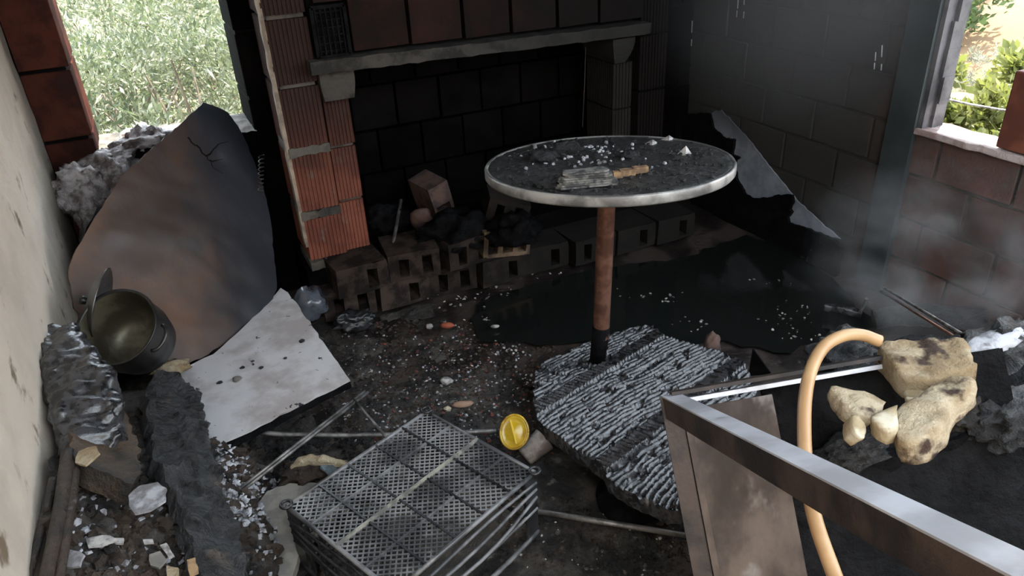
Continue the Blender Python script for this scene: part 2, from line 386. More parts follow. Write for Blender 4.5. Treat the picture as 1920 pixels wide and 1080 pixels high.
def hollow_brick_mesh(L, D, H, holes, material, wall=0.014):
    """hollow block, cells open on the -Y face; holes = list of (x0,x1,z0,z1) fractions"""
    xs = sorted({0, 1, *[h[0] for h in holes], *[h[1] for h in holes]}); zs = sorted({0, 1, *[h[2] for h in holes], *[h[3] for h in holes]})
    vs = []; fs = []; idx = {}
    def V(x, y, z):
        key = (round(x, 5), round(y, 5), round(z, 5))
        if key not in idx: idx[key] = len(vs); vs.append(((x - .5) * L, (y - .5) * D, (z - .5) * H))
        return idx[key]
    for i in range(len(xs) - 1):
        for j in range(len(zs) - 1):
            a, b, c, d = xs[i], xs[i + 1], zs[j], zs[j + 1]
            hole = any(h[0] <= a and b <= h[1] and h[2] <= c and d <= h[3] for h in holes)
            y = 0.75 if hole else 0
            fs.append((V(a, y, c), V(b, y, c), V(b, y, d), V(a, y, d)))
            if hole:
                fs += [(V(a, 0, c), V(a, .75, c), V(a, .75, d), V(a, 0, d))[::-1], (V(b, 0, c), V(b, .75, c), V(b, .75, d), V(b, 0, d)),
                       (V(a, 0, c), V(b, 0, c), V(b, .75, c), V(a, .75, c))[::-1], (V(a, 0, d), V(b, 0, d), V(b, .75, d), V(a, .75, d))]
    q = [(0, 0, 0), (1, 0, 0), (1, 0, 1), (0, 0, 1), (0, 1, 0), (1, 1, 0), (1, 1, 1), (0, 1, 1)]
    i = [V(*p) for p in q]
    fs += [(i[5], i[4], i[7], i[6]), (i[4], i[0], i[3], i[7]), (i[1], i[5], i[6], i[2]), (i[3], i[2], i[6], i[7]), (i[4], i[5], i[1], i[0])]
    sd3 = len(holes) * 3.7 + holes[0][0] * 50
    vs = [tuple(Vector(v) + .007 * Vector((noise.noise(Vector(v) * 22 + Vector((sd3, 0, 0))), noise.noise(Vector(v) * 22 + Vector((0, sd3, 0))), noise.noise(Vector(v) * 22 + Vector((0, 0, sd3)))))) for v in vs]
    me = bpy.data.meshes.new('brick'); me.from_pydata(vs, [], fs); me.materials.append(material); me.update(); return me

# ------------------------------------------------------------------ room shell
XL, XR, YB, YF, ZC = -0.40, 2.40, 3.00, -1.7, 2.20
def struct(o): o['kind'] = 'structure'; return o

# floor: gently uneven screed
def floor_h(x, y):
    return 0.010 * fbm(Vector((x * 2.1, y * 2.1, 0))) + 0.004 * fbm(Vector((x * 9, y * 9, 3)))
vs = []; fs = []; nx, ny = 70, 100
for j in range(ny + 1):
    for i in range(nx + 1):
        x = XL - .2 + (XR - XL + .4) * i / nx; y = YF - .2 + (3.4 - YF + .2) * j / ny
        vs.append(Vector((x, y, floor_h(x, y) - 0.012)))
for j in range(ny):
    for i in range(nx): fs.append((j * (nx + 1) + i, j * (nx + 1) + i + 1, (j + 1) * (nx + 1) + i + 1, (j + 1) * (nx + 1) + i))
struct(mesh_obj('floor', vs, fs, M_FLOOR, None, True))

# left wall: plaster with real undulation
vs = []; fs = []; ny, nz = 110, 60
for j in range(ny + 1):
    for k in range(nz + 1):
        y = YF + (3.2 - YF) * j / ny; z = -.05 + 2.3 * k / nz
        vs.append(Vector((XL + 0.012 * fbm(Vector((y * 2.5, z * 2.5, 7))) + 0.004 * fbm(Vector((y * 11, z * 11, 2))), y, z)))
for j in range(ny):
    for k in range(nz): fs.append((j * (nz + 1) + k, (j + 1) * (nz + 1) + k, (j + 1) * (nz + 1) + k + 1, j * (nz + 1) + k + 1))
b0 = len(vs); vs += [Vector((XL - .18, YF, -.05)), Vector((XL - .18, 3.2, -.05)), Vector((XL - .18, 3.2, 2.25)), Vector((XL - .18, YF, 2.25))]
fs.append((b0, b0 + 3, b0 + 2, b0 + 1))
struct(mesh_obj('wall_left', vs, fs, M_PLASTER, None, True))

def brick_field(parent, axis, plane_at, face, depth, u0, u1, z0, z1, bl, bh, material, voids=(), gap=0.012, off=0.0, jit=0.004):
    """courses of bricks on a wall; axis 'x': wall runs along X at Y=plane_at; axis 'y': along Y at X=plane_at. voids = (u0,u1,z0,z1)"""
    z = z0; row = 0
    while z < z1 - .02:
        h = min(bh, z1 - z); u = u0 - (bl / 2 if row % 2 else 0) + off
        while u < u1:
            a, b = max(u, u0), min(u + bl, u1); segs = [(a, b)]
            for (p, q, r, s) in voids:
                if z + h / 2 > r and z + h / 2 < s:
                    ns = []
                    for (c, d) in segs:
                        if d <= p or c >= q: ns.append((c, d))
                        else:
                            if c < p: ns.append((c, p))
                            if d > q: ns.append((q, d))
                    segs = ns
            for (a, b) in segs:
                if b - a > .03:
                    dd = depth; pos = plane_at + face * (dd / 2) + random.uniform(-.004, .004)
                    c = (pos, (a + b) / 2, z + h / 2) if axis == 'y' else ((a + b) / 2, pos, z + h / 2)
                    sz = (dd, b - a - gap, h - gap) if axis == 'y' else (b - a - gap, dd, h - gap)
                    brick(parent, c, sz, material, jit)
            u += bl
        z += bh; row += 1

# right wall: sooty at the back, smoke-browned under the window
WY0, WY1, SILL = -0.75, 1.72, 0.655
wr = MB()
for (y0, y1, z0, z1) in ((WY1, 3.35, -.05, 2.25), (YF, WY0, -.05, 2.25), (WY0, WY1, -.05, SILL - .012), (WY0, WY1, 2.02, 2.25)):
    wr.box((XR + .005, y0, z0), (XR + .10, y1, z1))
wall_right = struct(wr.build('wall_right', M_WALLMORTAR))
brick_field(wall_right, 'y', XR, 1, 0.08, 0.4, 3.02, SILL - 4 * .1675, 2.2, 0.285, .1675, M_WALLBRICK, [(WY0 - .3, WY1, SILL - .01, 2.02)], off=-.06)

# back wall with the window opening on the left
WX0, WX1, WSILL = -0.255, 0.315, 0.70
wb = MB()
for (x0, x1, z0, z1) in ((XL - .15, WX0, -.05, 2.25), (WX1, .60, -.05, 2.25), (1.87, XR + .15, -.05, 2.25), (.60, 1.87, 1.0, 2.25), (.60, 1.87, -.05, .19), (WX0, WX1, -.05, WSILL - .012), (WX0, WX1, 2.0, 2.25)):
    wb.box((x0, YB + .012, z0), (x1, YB + .30, z1))
wall_back = struct(wb.build('wall_back', M_MORTAR_SOOT))
brick_field(wall_back, 'x', YB, 1, 0.31, XL, WX0 + .02, 0.05, 2.2, 1.2, .24, M_BRICK)          # red jamb beside the plaster wall
brick_field(wall_back, 'x', YB, 1, 0.10, WX0, WX1, 0.1, WSILL, 0.29, .20, M_SOOTBRICK)
brick_field(wall_back, 'x', YB, 1, 0.31, WX1 - .012, 0.62, 0.1, 2.2, 0.62, .24, M_SOOTBRICK)
brick_field(wall_back, 'x', YB, 1, 0.06, 1.90, XR, 0.0, 2.2, 0.28, .19, M_SOOTBRICK)

# unseen ceiling; eaves sized to block sun, cut open overhead to let sky in
cl = MB().box((XL - .6, .20, ZC), (XR + .62, 3.34, ZC + .14)); struct(cl.build('ceiling', M_MORTAR_SOOT))
struct(MB().box((XL - .18, YF - .18, -.05), (XR + .2, YF, 2.25)).build('wall_rear_blocker', M_PLASTER))  # unseen rear wall, added to dim the back of the room

# window sills, reveal and the dark post
s = MB()
sv, sf = [], []
nxx, nyy = 14, 60
for j in range(nyy + 1):
    for i in range(nxx + 1):
        x = XR - .02 + .13 * i / nxx; y = WY0 + (WY1 - WY0) * j / nyy
        sv.append(Vector((x + (.012 * fbm(Vector((y * 14, 0, 1))) if i == 0 else 0), y, SILL + .004 + .010 * abs(fbm(Vector((x * 22, y * 22, 4)))))))
for j in range(nyy):
    for i in range(nxx): sf.append((j * (nxx + 1) + i, j * (nxx + 1) + i + 1, (j + 1) * (nxx + 1) + i + 1, (j + 1) * (nxx + 1) + i))
k = len(sv)
for j in range(nyy + 1): p = sv[j * (nxx + 1)]; sv.append(Vector((p.x, p.y, SILL - .014)))
for j in range(nyy): sf.append((j * (nxx + 1), (j + 1) * (nxx + 1), k + j + 1, k + j))
win2 = struct(mesh_obj('window_2', sv, sf, M_SILL, None, True)); win2['label'] = 'crumbled pale sill of the right hand window opening'
rv = MB().box((XR - .004, WY1 - .015, SILL), (XR + .085, WY1 + .012, 2.02)); rv.build('reveal', M_REVEAL, win2)
rv = MB(); pts = []
for i in range(16):
    z = SILL + (2.02 - SILL) * i / 15; rv.box((XR + .03 + .02 * noise.noise(Vector((i * .9, 0, 0))), WY1 - .028 - .014 * abs(noise.noise(Vector((i * 1.3, 4, 0)))), z), (XR + .085, WY1 - .012, z + .092))
rv.build('plaster_edge', M_REVEAL, win2)
tp = MB().box((XR - .022, WY1 + .002, 0), (XR + .01, WY1 + .115, ZC)); struct(tp.build('trim_1', M_TRIM))

sv, sf = [], []; nxx, nyy = 30, 14
for j in range(nyy + 1):
    for i in range(nxx + 1):
        x = WX0 + (WX1 - WX0) * i / nxx; y = YB - .01 + .31 * j / nyy
        sv.append(Vector((x, y, WSILL - .006 + .016 * abs(fbm(Vector((x * 16, y * 16, 9)))))))
for j in range(nyy):
    for i in range(nxx): sf.append((j * (nxx + 1) + i, j * (nxx + 1) + i + 1, (j + 1) * (nxx + 1) + i + 1, (j + 1) * (nxx + 1) + i))
struct(mesh_obj('window_1', sv, sf, M_CONC, None, True))

# ------------------------------------------------------------------ fireplace
FY = 2.70
fire = empty('fireplace', (1.15, FY, 0), 'sooty black brick fireplace with a concrete mantel beside the window', 'fireplace')
# raised hearth body and firebox back
MB().box((0.36, FY + .02, 0), (2.02, YB + .1, 0.195)).build('hearth_base', M_MORTAR_SOOT, fire)
MB().box((0.40, 3.17, 0.19), (2.0, 3.24, 2.18)).build('firebox_back', M_MORTAR_SOOT, fire)
fb_back = [c for c in fire.children if c.name.startswith('firebox_back')][0]
z = 0.20; row = 0
while z < 1.0:
    x = 0.52 - (0.1 if row % 2 else 0)
    while x < 1.92:
        brick(fb_back, (x + .1, 3.15 + random.uniform(-.004, .004), z + .095), (.188, .06, .178), M_SOOTBRICK, .006)
        x += .2
    z += .19; row += 1
# left pier: outer column of grooved blocks with mortar beds, inner narrow column
pier = MB().box((0.392, FY + .018, 0.19), (0.515, FY + .26, 2.19)).build('pier', M_MORTAR, fire)
zz = [0.225, 0.425, 0.672, 0.905, 1.135, 1.37, 1.60, 1.83, 2.06]
for i in range(len(zz) - 1):
    g = 0.034 if i == 0 or i == 1 else 0.016
    dx = random.uniform(-.003, .003)
    ribbed_brick(pier, (0.378 + dx, FY + random.uniform(-.003, .003), zz[i] + g / 2), (0.522 + dx, FY + .25, zz[i + 1] - g / 2), M_PIER, 10)
for zb in (0.215, 0.425, 0.672):
    V = []; Fc = []; n_ = 12
    for i in range(n_ + 1):
        x = .376 + .150 * i / n_; q = .016 + .010 * noise.noise(Vector((x * 40, zb * 9, 0))); yy = FY - .004 + .008 * noise.noise(Vector((x * 33, zb * 7, 4)))
        V += [Vector((x, yy, zb - q)), Vector((x, yy, zb + q)), Vector((x, FY + .2, zb + q)), Vector((x, FY + .2, zb - q))]
    for i in range(n_):
        for j in range(4): Fc.append((i * 4 + j, i * 4 + 4 + j, i * 4 + 4 + (j + 1) % 4, i * 4 + (j + 1) % 4))
    Fc += [(0, 1, 2, 3), (n_ * 4 + 3, n_ * 4 + 2, n_ * 4 + 1, n_ * 4)]
    mesh_obj('mortar_bed', V, Fc, M_MORTAR, pier)
ip = MB().box((0.538, FY + .05, 0.19), (0.622, FY + .26, 0.85)).build('inner_pier', M_MORTAR, fire)
zi = [0.205, 0.44, 0.655, 0.845]
for i in range(3):
    ribbed_brick(ip, (0.530 + .003 * i, FY + .035, zi[i] + .006), (0.626 + .002 * i, FY + .25, zi[i + 1] - .006), M_PIER, 7)
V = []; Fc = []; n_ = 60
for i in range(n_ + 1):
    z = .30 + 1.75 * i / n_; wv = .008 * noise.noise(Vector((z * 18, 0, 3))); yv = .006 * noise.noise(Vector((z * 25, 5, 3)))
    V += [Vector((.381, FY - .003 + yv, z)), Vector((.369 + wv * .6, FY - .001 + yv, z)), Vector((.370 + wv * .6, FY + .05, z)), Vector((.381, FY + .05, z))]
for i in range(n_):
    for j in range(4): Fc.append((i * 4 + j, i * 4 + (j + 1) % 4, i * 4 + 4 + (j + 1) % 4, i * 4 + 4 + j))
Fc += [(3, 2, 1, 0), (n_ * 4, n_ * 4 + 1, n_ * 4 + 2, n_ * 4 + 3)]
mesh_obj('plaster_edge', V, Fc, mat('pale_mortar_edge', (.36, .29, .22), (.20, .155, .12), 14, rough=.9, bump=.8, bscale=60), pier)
# corbels
def corbel(x0, x1, z0, z1, y0, taper):
    n = 6; V = []; Fc = []
    for k in range(n + 1):
        t = k / n; zz_ = z0 + (z1 - z0) * t; ins = taper * (1 - t) ** 2
        for (x, y) in ((x0 + ins, y0 + ins), (x1 - ins, y0 + ins), (x1 - ins, FY + .24), (x0 + ins, FY + .24)):
            q = Vector((x, y, zz_)); V.append(q + Vector((1, 1, 0)) * .004 * noise.noise(q * 30))
    for k in range(n):
        for j in range(4): Fc.append((k * 4 + j, k * 4 + (j + 1) % 4, k * 4 + 4 + (j + 1) % 4, k * 4 + 4 + j))
    Fc += [(3, 2, 1, 0), (n * 4, n * 4 + 1, n * 4 + 2, n * 4 + 3)]
    return mesh_obj('corbel', V, Fc, M_CONC_SOOT, fire)
corbel(0.525, 0.650, 0.838, 0.945, FY - .02, .008)
corbel(1.735, 1.845, 0.80, 0.905, FY - .02, .03)
# mantel slab
nl = 40; V = []; Fc = []
for i in range(nl + 1):
    x = 0.495 + 1.40 * i / nl
    for (y, zo) in ((FY - .055, -.022), (FY - .055, .022), (FY + .27, .022), (FY + .27, -.022)):
        zc = 0.966 - .030 * i / nl; q = Vector((x, y, zc + zo)); V.append(q + Vector((0, .006 * fbm(Vector((x * 25, zo * 90, 1))), .004 * fbm(Vector((x * 25, y * 30, zo * 40))))))
for i in range(nl):
    for j in range(4): Fc.append((i * 4 + j, i * 4 + 4 + j, i * 4 + 4 + (j + 1) % 4, i * 4 + (j + 1) % 4))
Fc += [(0, 1, 2, 3), (nl * 4 + 3, nl * 4 + 2, nl * 4 + 1, nl * 4)]
mesh_obj('mantel', V, Fc, M_CONC_SOOT, fire)
# breast: upright bricks over the mantel
MB().box((0.53, FY + .02, 0.99), (1.98, FY + .26, 2.19)).build('chimney_breast', M_MORTAR_SOOT, fire)
breast = [c for c in fire.children if c.name.startswith('chimney_breast')][0]
x = 0.655; i = 0
for wdt in (.215, .208, .196, .20, .19, .21):
    brick(breast, (x + wdt / 2, FY + .01, 0.995 + .115 - .004 * i), (wdt - .014, .07, .222), M_BREAST, .012)
    for k in range(1, 5): brick(breast, (x + wdt / 2 + random.uniform(-.01, .01), FY + .01, 0.995 + .115 + .235 * k), (wdt - .014, .07, .222), M_BREAST, .01)
    x += wdt; i += 1
brick(breast, (0.595, FY + .01, 1.28), (.10, .07, .22), M_BREAST, .01)
# right pier
rp = MB().box((1.90, FY + .02, 0.19), (2.02, FY + .26, 2.19)).build('pier', M_MORTAR_SOOT, fire)
for k in range(8): ribbed_brick(rp, (1.885, FY + .002, .2 + .235 * k), (2.025, FY + .25, .425 + .235 * k), M_BREAST, 9)
rip = MB().box((1.78, FY + .05, 0.19), (1.86, FY + .26, 0.80)).build('inner_pier', M_MORTAR_SOOT, fire)
for k in range(3): ribbed_brick(rip, (1.772, FY + .03, .2 + .2 * k), (1.868, FY + .25, .393 + .2 * k), M_HEARTH, 6)
# side cheeks inside the firebox
MB().box((0.53, FY + .24, 0.19), (0.60, 3.2, 2.1)).build('cheek', M_MORTAR_SOOT, fire)
MB().box((1.87, FY + .24, 0.19), (1.95, 3.2, 2.1)).build('cheek', M_MORTAR_SOOT, fire)

# black grille in the breast
gr = empty('vent_grille', (0.595, FY - .02, 1.0), 'small black square grille standing on the mantel end beside the brick pier', 'grille')
g = MB(); gx0, gx1, gz0, gz1, gy = 0.535, 0.648, 0.992, 1.155, FY - .012
for (a, b) in (((gx0, gz0), (gx1, gz0)), ((gx1, gz0), (gx1, gz1)), ((gx1, gz1), (gx0, gz1)), ((gx0, gz1), (gx0, gz0))):
    g.bar((a[0], gy, a[1]), (b[0], gy, b[1]), (0, 1, 0), (b[1] - a[1], 0, a[0] - b[0]), .012, .006)
g.build('frame', M_BLACK, gr)
MB().box((gx0, gy + .012, gz0), (gx1, gy + .02, gz1)).build('backing', M_BLACK, gr)
for i in range(6):
    t = (i + .7) / 6.4
    MB().box((gx0 + (gx1 - gx0) * t - .003, gy - .006, gz0), (gx0 + (gx1 - gx0) * t + .003, gy + .002, gz1)).build('slat', M_BLACK, gr)
for i in range(6):
    t = (i + .7) / 6.4
    MB().box((gx0, gy - .002, gz0 + (gz1 - gz0) * t - .003), (gx1, gy + .006, gz0 + (gz1 - gz0) * t + .003)).build('slat', M_BLACK, gr)

# hearth kerb: loose hollow bricks in two rows, each a thing of its own
hA = hollow_brick_mesh(.205, .20, .115, [(.58, .78, .12, .80)], M_HEARTH)
hB = hollow_brick_mesh(.205, .20, .115, [(.22, .40, .14, .80), (.66, .86, .14, .84)], M_HEARTH)
hC = hollow_brick_mesh(.205, .20, .115, [(.08, .30, .14, .86), (.40, .62, .14, .86), (.72, .92, .14, .86)], M_HEARTHPALE)
def loose(me, c, rz, label, rx=0, ry=0, group='loose hollow bricks of the hearth kerb', sc_=1.0):
    o = bpy.data.objects.new('hollow_brick', me); COL.objects.link(o); o.location = c; o.rotation_euler = (rx, ry, rz); o.scale = (sc_,) * 3
    return tag(o, label, 'brick', group)
ordn = ['first', 'second', 'third', 'fourth', 'fifth', 'sixth', 'seventh', 'eighth']
for i in range(8):
    x = 0.49 + .214 * i; y = 2.70 - .012 * i
    loose((hB, hA, hB, hA, hA, hB, hA, hA)[i], (x, y + random.uniform(-.012, .012), .060), random.uniform(-.09, .07) - .02,
          f'{ordn[i]} hollow brick from the grooved pier in the lower row of the hearth kerb', sc_=1.0)
topx = [(0.535, 2.66, 0.06), (0.765, 2.675, -.13), (0.98, 2.66, .12)]
for i, (x, y, rz) in enumerate(topx):
    loose((hA, hB, hB)[i], (x, y, .177), rz, ('hollow brick on the pier end of the upper kerb row', 'middle hollow brick of the upper kerb row',
          'hollow brick in the upper kerb row beside the pale broken one')[i], rx=random.uniform(-.03, .03))
loose(hC, (1.165, 2.655, .178), -.10, 'pale yellowish broken hollow brick at the end of the upper kerb row', ry=.12)
loose(hB, (1.22, 2.70, .285), -.35, 'dark hollow brick tipped on top of the pale broken brick', ry=.30, sc_=.85)
loose(hB, (0.975, 2.93, .30), .3, 'pinkish brick standing on end at the back of the firebox', ry=1.35, rx=.1, sc_=.85).data = hollow_brick_mesh(.205, .20, .115, [(.56, .8, .14, .86)], M_PINK)
# ash and coals in the firebox
for i, (px_, py_, zz_, r_, lb) in enumerate([(720, 400, .26, .10, 'black heap of coals against the left cheek of the firebox'), (850, 420, .27, .13, 'black heap of coals in the middle of the firebox'),
                                  (960, 415, .27, .10, 'black heap of coals beside the tipped dark brick'), (690, 380, .30, .07, 'dark broken block behind the coals near the pier')]):
    p = Pz(px_, py_, zz_); p.y = min(p.y, 3.0)
    tag(lump('coal_heap', (p.x, p.y, .215), (r_ * 1.1, r_ * .8, r_ * .75), M_BLACK if i != 3 else M_SOOTBRICK, i, .45, 2.4, 4, flat=-.02, ridg=.3), lb, 'coal heap', 'coal heaps in the firebox')
# a poker leaning in the firebox, a hanging wire and a coil
tag(MB().tube([Pz(735, 470, .22), Py(752, 375, 2.98)], .007).build('iron_poker', M_ROD), 'thin iron bar leaning up inside the dark firebox', 'bar')
tag(MB().tube([Py(1098, 88, 2.68), Py(1096, 160, 2.69), Py(1092, 238, 2.69)], .0018, 5).build('wire', M_DARKSTEEL), 'thin wire hanging from the mantel behind the round table', 'wire')
hel = []
a0, a1 = Py(524, 285, 2.74), Py(520, 445, 2.74)
for i in range(221):
    t = i / 220; th = t * 2 * math.pi * 22; hel.append(a0.lerp(a1, t) + Vector((math.cos(th) * .009 - .065, math.sin(th) * .009, 0)))
tag(MB().tube(hel, .0022, 5).build('coil_spring', M_DARKSTEEL), 'thin coil spring hanging beside the grooved brick pier', 'spring')

# ------------------------------------------------------------------ puddle
fl = Plane(Vector((0, 0, .004)), Vector((1, 0, .004)), Vector((0, 1, .004)))
tag(slab('puddle', [(880, 600), (910, 560), (1010, 530), (1110, 505), (1290, 480), (1400, 440), (1480, 470), (1560, 520), (1600, 560), (1640, 610), (1560, 640), (1450, 660), (1330, 640), (1200, 650), (1090, 640), (980, 640), (900, 640)],
         fl, .003, M_WATER, res=.05, step=.05, jag=.02), 'shallow black puddle of water in front of the hearth kerb', 'water', kind='stuff')

# ------------------------------------------------------------------ round table
tc = Pz(1140, 304, .785)
table = empty('round_table', (tc.x, tc.y, 0.09), 'round table with burnt black top and pale rim on one rusty post', 'table')
vd = Vector((tc.x, tc.y, 0)).normalized(); perp = Vector((vd.y, -vd.x, 0))
tn = Matrix.Rotation(math.radians(-5.5), 3, perp) @ Vector((0, 0, 1)); tn = Matrix.Rotation(math.radians(-.8), 3, vd) @ tn
if tn.dot(vd) < 0: tn = Vector((-tn.x, -tn.y, tn.z)) if False else tn
tu = (perp - tn * perp.dot(tn)).normalized(); tv = tn.cross(tu)
TR = 0.349
class TP: pass
tpl = Plane(tc, tc + tu, tc + tv)
nr, na = 26, 120; V = [tc.copy()]; Fc = []
for i in range(1, nr + 1):
    r_ = TR * .985 * i / nr
    for j in range(na):
        th = 2 * math.pi * j / na; q = tc + (tu * math.cos(th) + tv * math.sin(th)) * r_
        V.append(q + tn * (.0035 * fbm(q * 22) + .002 * fbm(q * 70)) * (1 if i < nr else 0))
for j in range(na): Fc.append((0, 1 + j, 1 + (j + 1) % na))
for i in range(nr - 1):
    for j in range(na): a = 1 + i * na; Fc.append((a + j, a + na + j, a + na + (j + 1) % na, a + (j + 1) % na))
kk = len(V); a = 1 + (nr - 1) * na
for j in range(na): V.append(V[a + j] - tn * .022)
for j in range(na): Fc.append((a + j, kk + j, kk + (j + 1) % na, a + (j + 1) % na))
Fc.append(tuple(kk + j for j in range(na))[::-1])
mesh_obj('table_top', V, Fc, M_TABLETOP, table, True)
V = []; Fc = []; prof = [(.0, .001), (.004, .003), (.007, -.002), (.007, -.022), (.003, -.027), (-.004, -.027), (-.004, .0)]
for j in range(na):
    th = 2 * math.pi * j / na; d_ = tu * math.cos(th) + tv * math.sin(th)
    for (o_, h_) in prof: V.append(tc + d_ * (TR * .985 + o_) + tn * h_)
pn = len(prof)
for j in range(na):
    for i in range(pn): Fc.append((j * pn + i, j * pn + (i + 1) % pn, ((j + 1) % na) * pn + (i + 1) % pn, ((j + 1) % na) * pn + i))
mesh_obj('edge_band', V, Fc, M_RIM, table, True)
pf = Pz(1119, 684, .085); pb = pf.lerp(tc - tn * .03, .21) + Vector((.006, -.004, 0)); pt2 = tc - tn * .022 - (tc - pb).normalized() * .001
post_d = (pt2 - pb).normalized()
MB().tube([pb - post_d * .03, pb.lerp(pt2, .5), pt2], .0265, 20).build('post', M_RUST, table, True)
sharp_by_angle([c for c in table.children if c.name.startswith('post')][0])
MB().tube([pf, pf.lerp(pb, .5), pb + post_d * .012], .0255, 16, .0285).build('sleeve', M_BLACK, table, True)
MB().tube([pt2 - post_d * .030, pt2 - post_d * .018], .05, 24).build('flange', M_DARKSTEEL, table)

def on_top(px, py, h=0.0):
    return tpl.hit(px, py) + tn * h
# things on the table
st = empty('burnt_paper_stack', on_top(1095, 345), 'stack of burnt paper sheets lying on the round table', 'paper')
for i in range(7):
    h = .003 + i * .0052; c = on_top(1098, 347, h); an = .30 + random.uniform(-.06, .06)
    d1 = (tu * math.cos(an) + tv * math.sin(an)); d2 = tn.cross(d1)
    w_, l_ = .034 - .002 * i + random.uniform(-.003, .003), .082 - .004 * i + random.uniform(-.006, .004)
    V = []
    for k in range(14):
        th = 2 * math.pi * k / 14; rr = 1 + .16 * noise.noise(Vector((k * .8, i * 3.3, 0)))
        ex = max(-1, min(1, 1.35 * math.cos(th))) * l_ * rr; ey = max(-1, min(1, 1.35 * math.sin(th))) * w_ * rr
        V.append(c + d1 * ex + d2 * ey + tn * .003 * noise.noise(Vector((k, i, 5))))
    V += [v + tn * .0045 for v in V]
    mesh_obj('sheet', V, [tuple(range(14))[::-1], tuple(range(14, 28))] + [(k, (k + 1) % 14, (k + 1) % 14 + 14, k + 14) for k in range(14)], M_PAPER, st)
d1 = (tu * math.cos(.2) + tv * math.sin(.2)); V = []
tm = MB()
for k in range(5):
    tm.obox(on_top(1158 + 12 * k, 334 - 2.5 * k, .010 + .002 * (k % 2)), (d1, tn.cross(d1), tn), (.012, .010 + .003 * (k % 2), .008))
tag(tm.build('wood_chip', M_TIMBER), 'light brown splintered wood piece beside the burnt paper on the table', 'wood')
for (a_, b_, hh, lb) in ((1252, 262, .014, 'small white pointed shard at the far edge of the round table'), (1283, 290, .026, 'tallest upright whitish shard on the round table'),
                         (1221, 270, .014, 'small grey upright flake near the far edge of the table')):
    c = on_top(a_, b_, 0); V = [c + tu * .022 + tv * .01, c - tu * .022, c + tu * .002 - tv * .018, c + tn * hh + tu * .004]
    tag(mesh_obj('shard', V, [(0, 1, 2), (0, 3, 1), (1, 3, 2), (2, 3, 0)], M_WHITE), lb, 'shard', 'pale shards on the table')
def chips(name, spots, material, label, cat, seed, size=(.004, .012), up=None, flat=.6):
    rnd = random.Random(seed); mb = MB()
    for c in spots:
        r_ = rnd.uniform(*size); R = Matrix.Rotation(rnd.uniform(0, 6.28), 3, 'Z') @ Matrix.Rotation(rnd.uniform(-.6, .6), 3, 'X')
        n = 5; vv = [Vector((math.cos(6.28 * k / n) * r_ * rnd.uniform(.5, 1.2), math.sin(6.28 * k / n) * r_ * rnd.uniform(.5, 1.2), 0)) for k in range(n)]
        hz = r_ * flat * rnd.uniform(.3, 1.2)
        vv2 = [R @ v for v in vv] + [R @ (v * .7 + Vector((0, 0, hz))) for v in vv]
        mb.add([c + v for v in vv2], [tuple(range(n))[::-1], tuple(range(n, 2 * n))] + [(k, (k + 1) % n, (k + 1) % n + n, k + n) for k in range(n)])
    o = mb.build(name, material); return tag(o, label, cat, kind='stuff')
rnd = random.Random(21)
sp = []; sp2 = []
for i in range(420):
    th = rnd.uniform(0, 6.283); r_ = TR * .95 * math.sqrt(rnd.random()); sp.append(tc + (tu * math.cos(th) + tv * math.sin(th)) * r_ + tn * .001)
chips('table_cinders', sp, M_CHAR, 'fine black cinders strewn over the round table top', 'cinders', 5, (.003, .010))
for i in range(90):
    c = on_top(rnd.gauss(1085, 75), rnd.gauss(290, 14), .001)
    if (c - tc).length < TR * .93: sp2.append(c)
chips('table_ash', sp2, M_ASH, 'grey white ash flakes at the back of the round table', 'ash', 6, (.003, .009), flat=1.0)
for i, (a_, b_, r_) in enumerate([(1020, 300, .030), (1063, 285, .034), (1035, 350, .026), (1180, 295, .022)]):
    c = on_top(a_, b_, r_ * .3)
    tag(lump('charred_lump', c, (r_ * 1.3, r_, r_ * .55), M_CHAR, i + 3, .5, 2.5, 3, ridg=.4), ['flat black charred lump left of the ash on the table', 'ragged black charred lump at the back of the table',
        'black charred lump touching the burnt paper stack', 'small black charred lump behind the light wood piece'][i], 'charcoal', 'charred lumps on the round table')

# ------------------------------------------------------------------ charred round board under the table post
dpl = Plane(Pz(1005, 745, .10), Pz(1230, 618, .075), Pz(1250, 955, .235))
outl = [(1006, 700), (1018, 684), (1060, 664), (1120, 640), (1180, 620), (1226, 614), (1238, 632), (1300, 650), (1352, 664), (1398, 690), (1420, 740), (1430, 800), (1400, 880), (1340, 930), (1275, 962), (1250, 962), (1180, 930), (1140, 905), (1128, 880), (1090, 855), (1040, 820), (1010, 795), (1000, 755)]
e0 = dpl.uv(dpl.hit(1005, 772)); e1 = dpl.uv(dpl.hit(1230, 632)); sd_ = (e1 - e0).normalized(); td_ = Vector((-sd_.y, sd_.x))
t1 = td_.dot(dpl.uv(dpl.hit(1120, 705)) - e0); t2 = td_.dot(dpl.uv(dpl.hit(1250, 790)) - e0)
def gator(a, b):
    q = Vector((a, b)) - e0; s_ = q.dot(sd_); t_ = q.dot(td_)
    wob = .012 * noise.noise(Vector((s_ * 7, t_ * 7, 1))) + .004 * noise.noise(Vector((s_ * 24, t_ * 24, 2)))
    h = 0
    for tb in (t1, t2):
        d = abs(t_ - tb)
        if d < .030:
            return .013 + .009 * abs(math.sin((s_ + wob * .6) * math.pi / .016)) ** .6 - .008 * max(0, (d - .026) / .004) + .002 * fbm(Vector((s_ * 60, t_ * 20, 4)))
        if d < .036: h -= .008
    k = abs(math.sin((t_ + wob * 1.3 + .12 * s_ * math.sin(s_ * 3)) * math.pi / .018))
    br = noise.noise(Vector((s_ * 22, t_ * 34, 7)))
    return h + .014 * k ** .6 * (1 if br > -.25 else .45) + .003 * br
cb = empty('charred_round_board', dpl.hit(1190, 780), 'large charred round wooden board with cracked ridges under the table post', 'board')
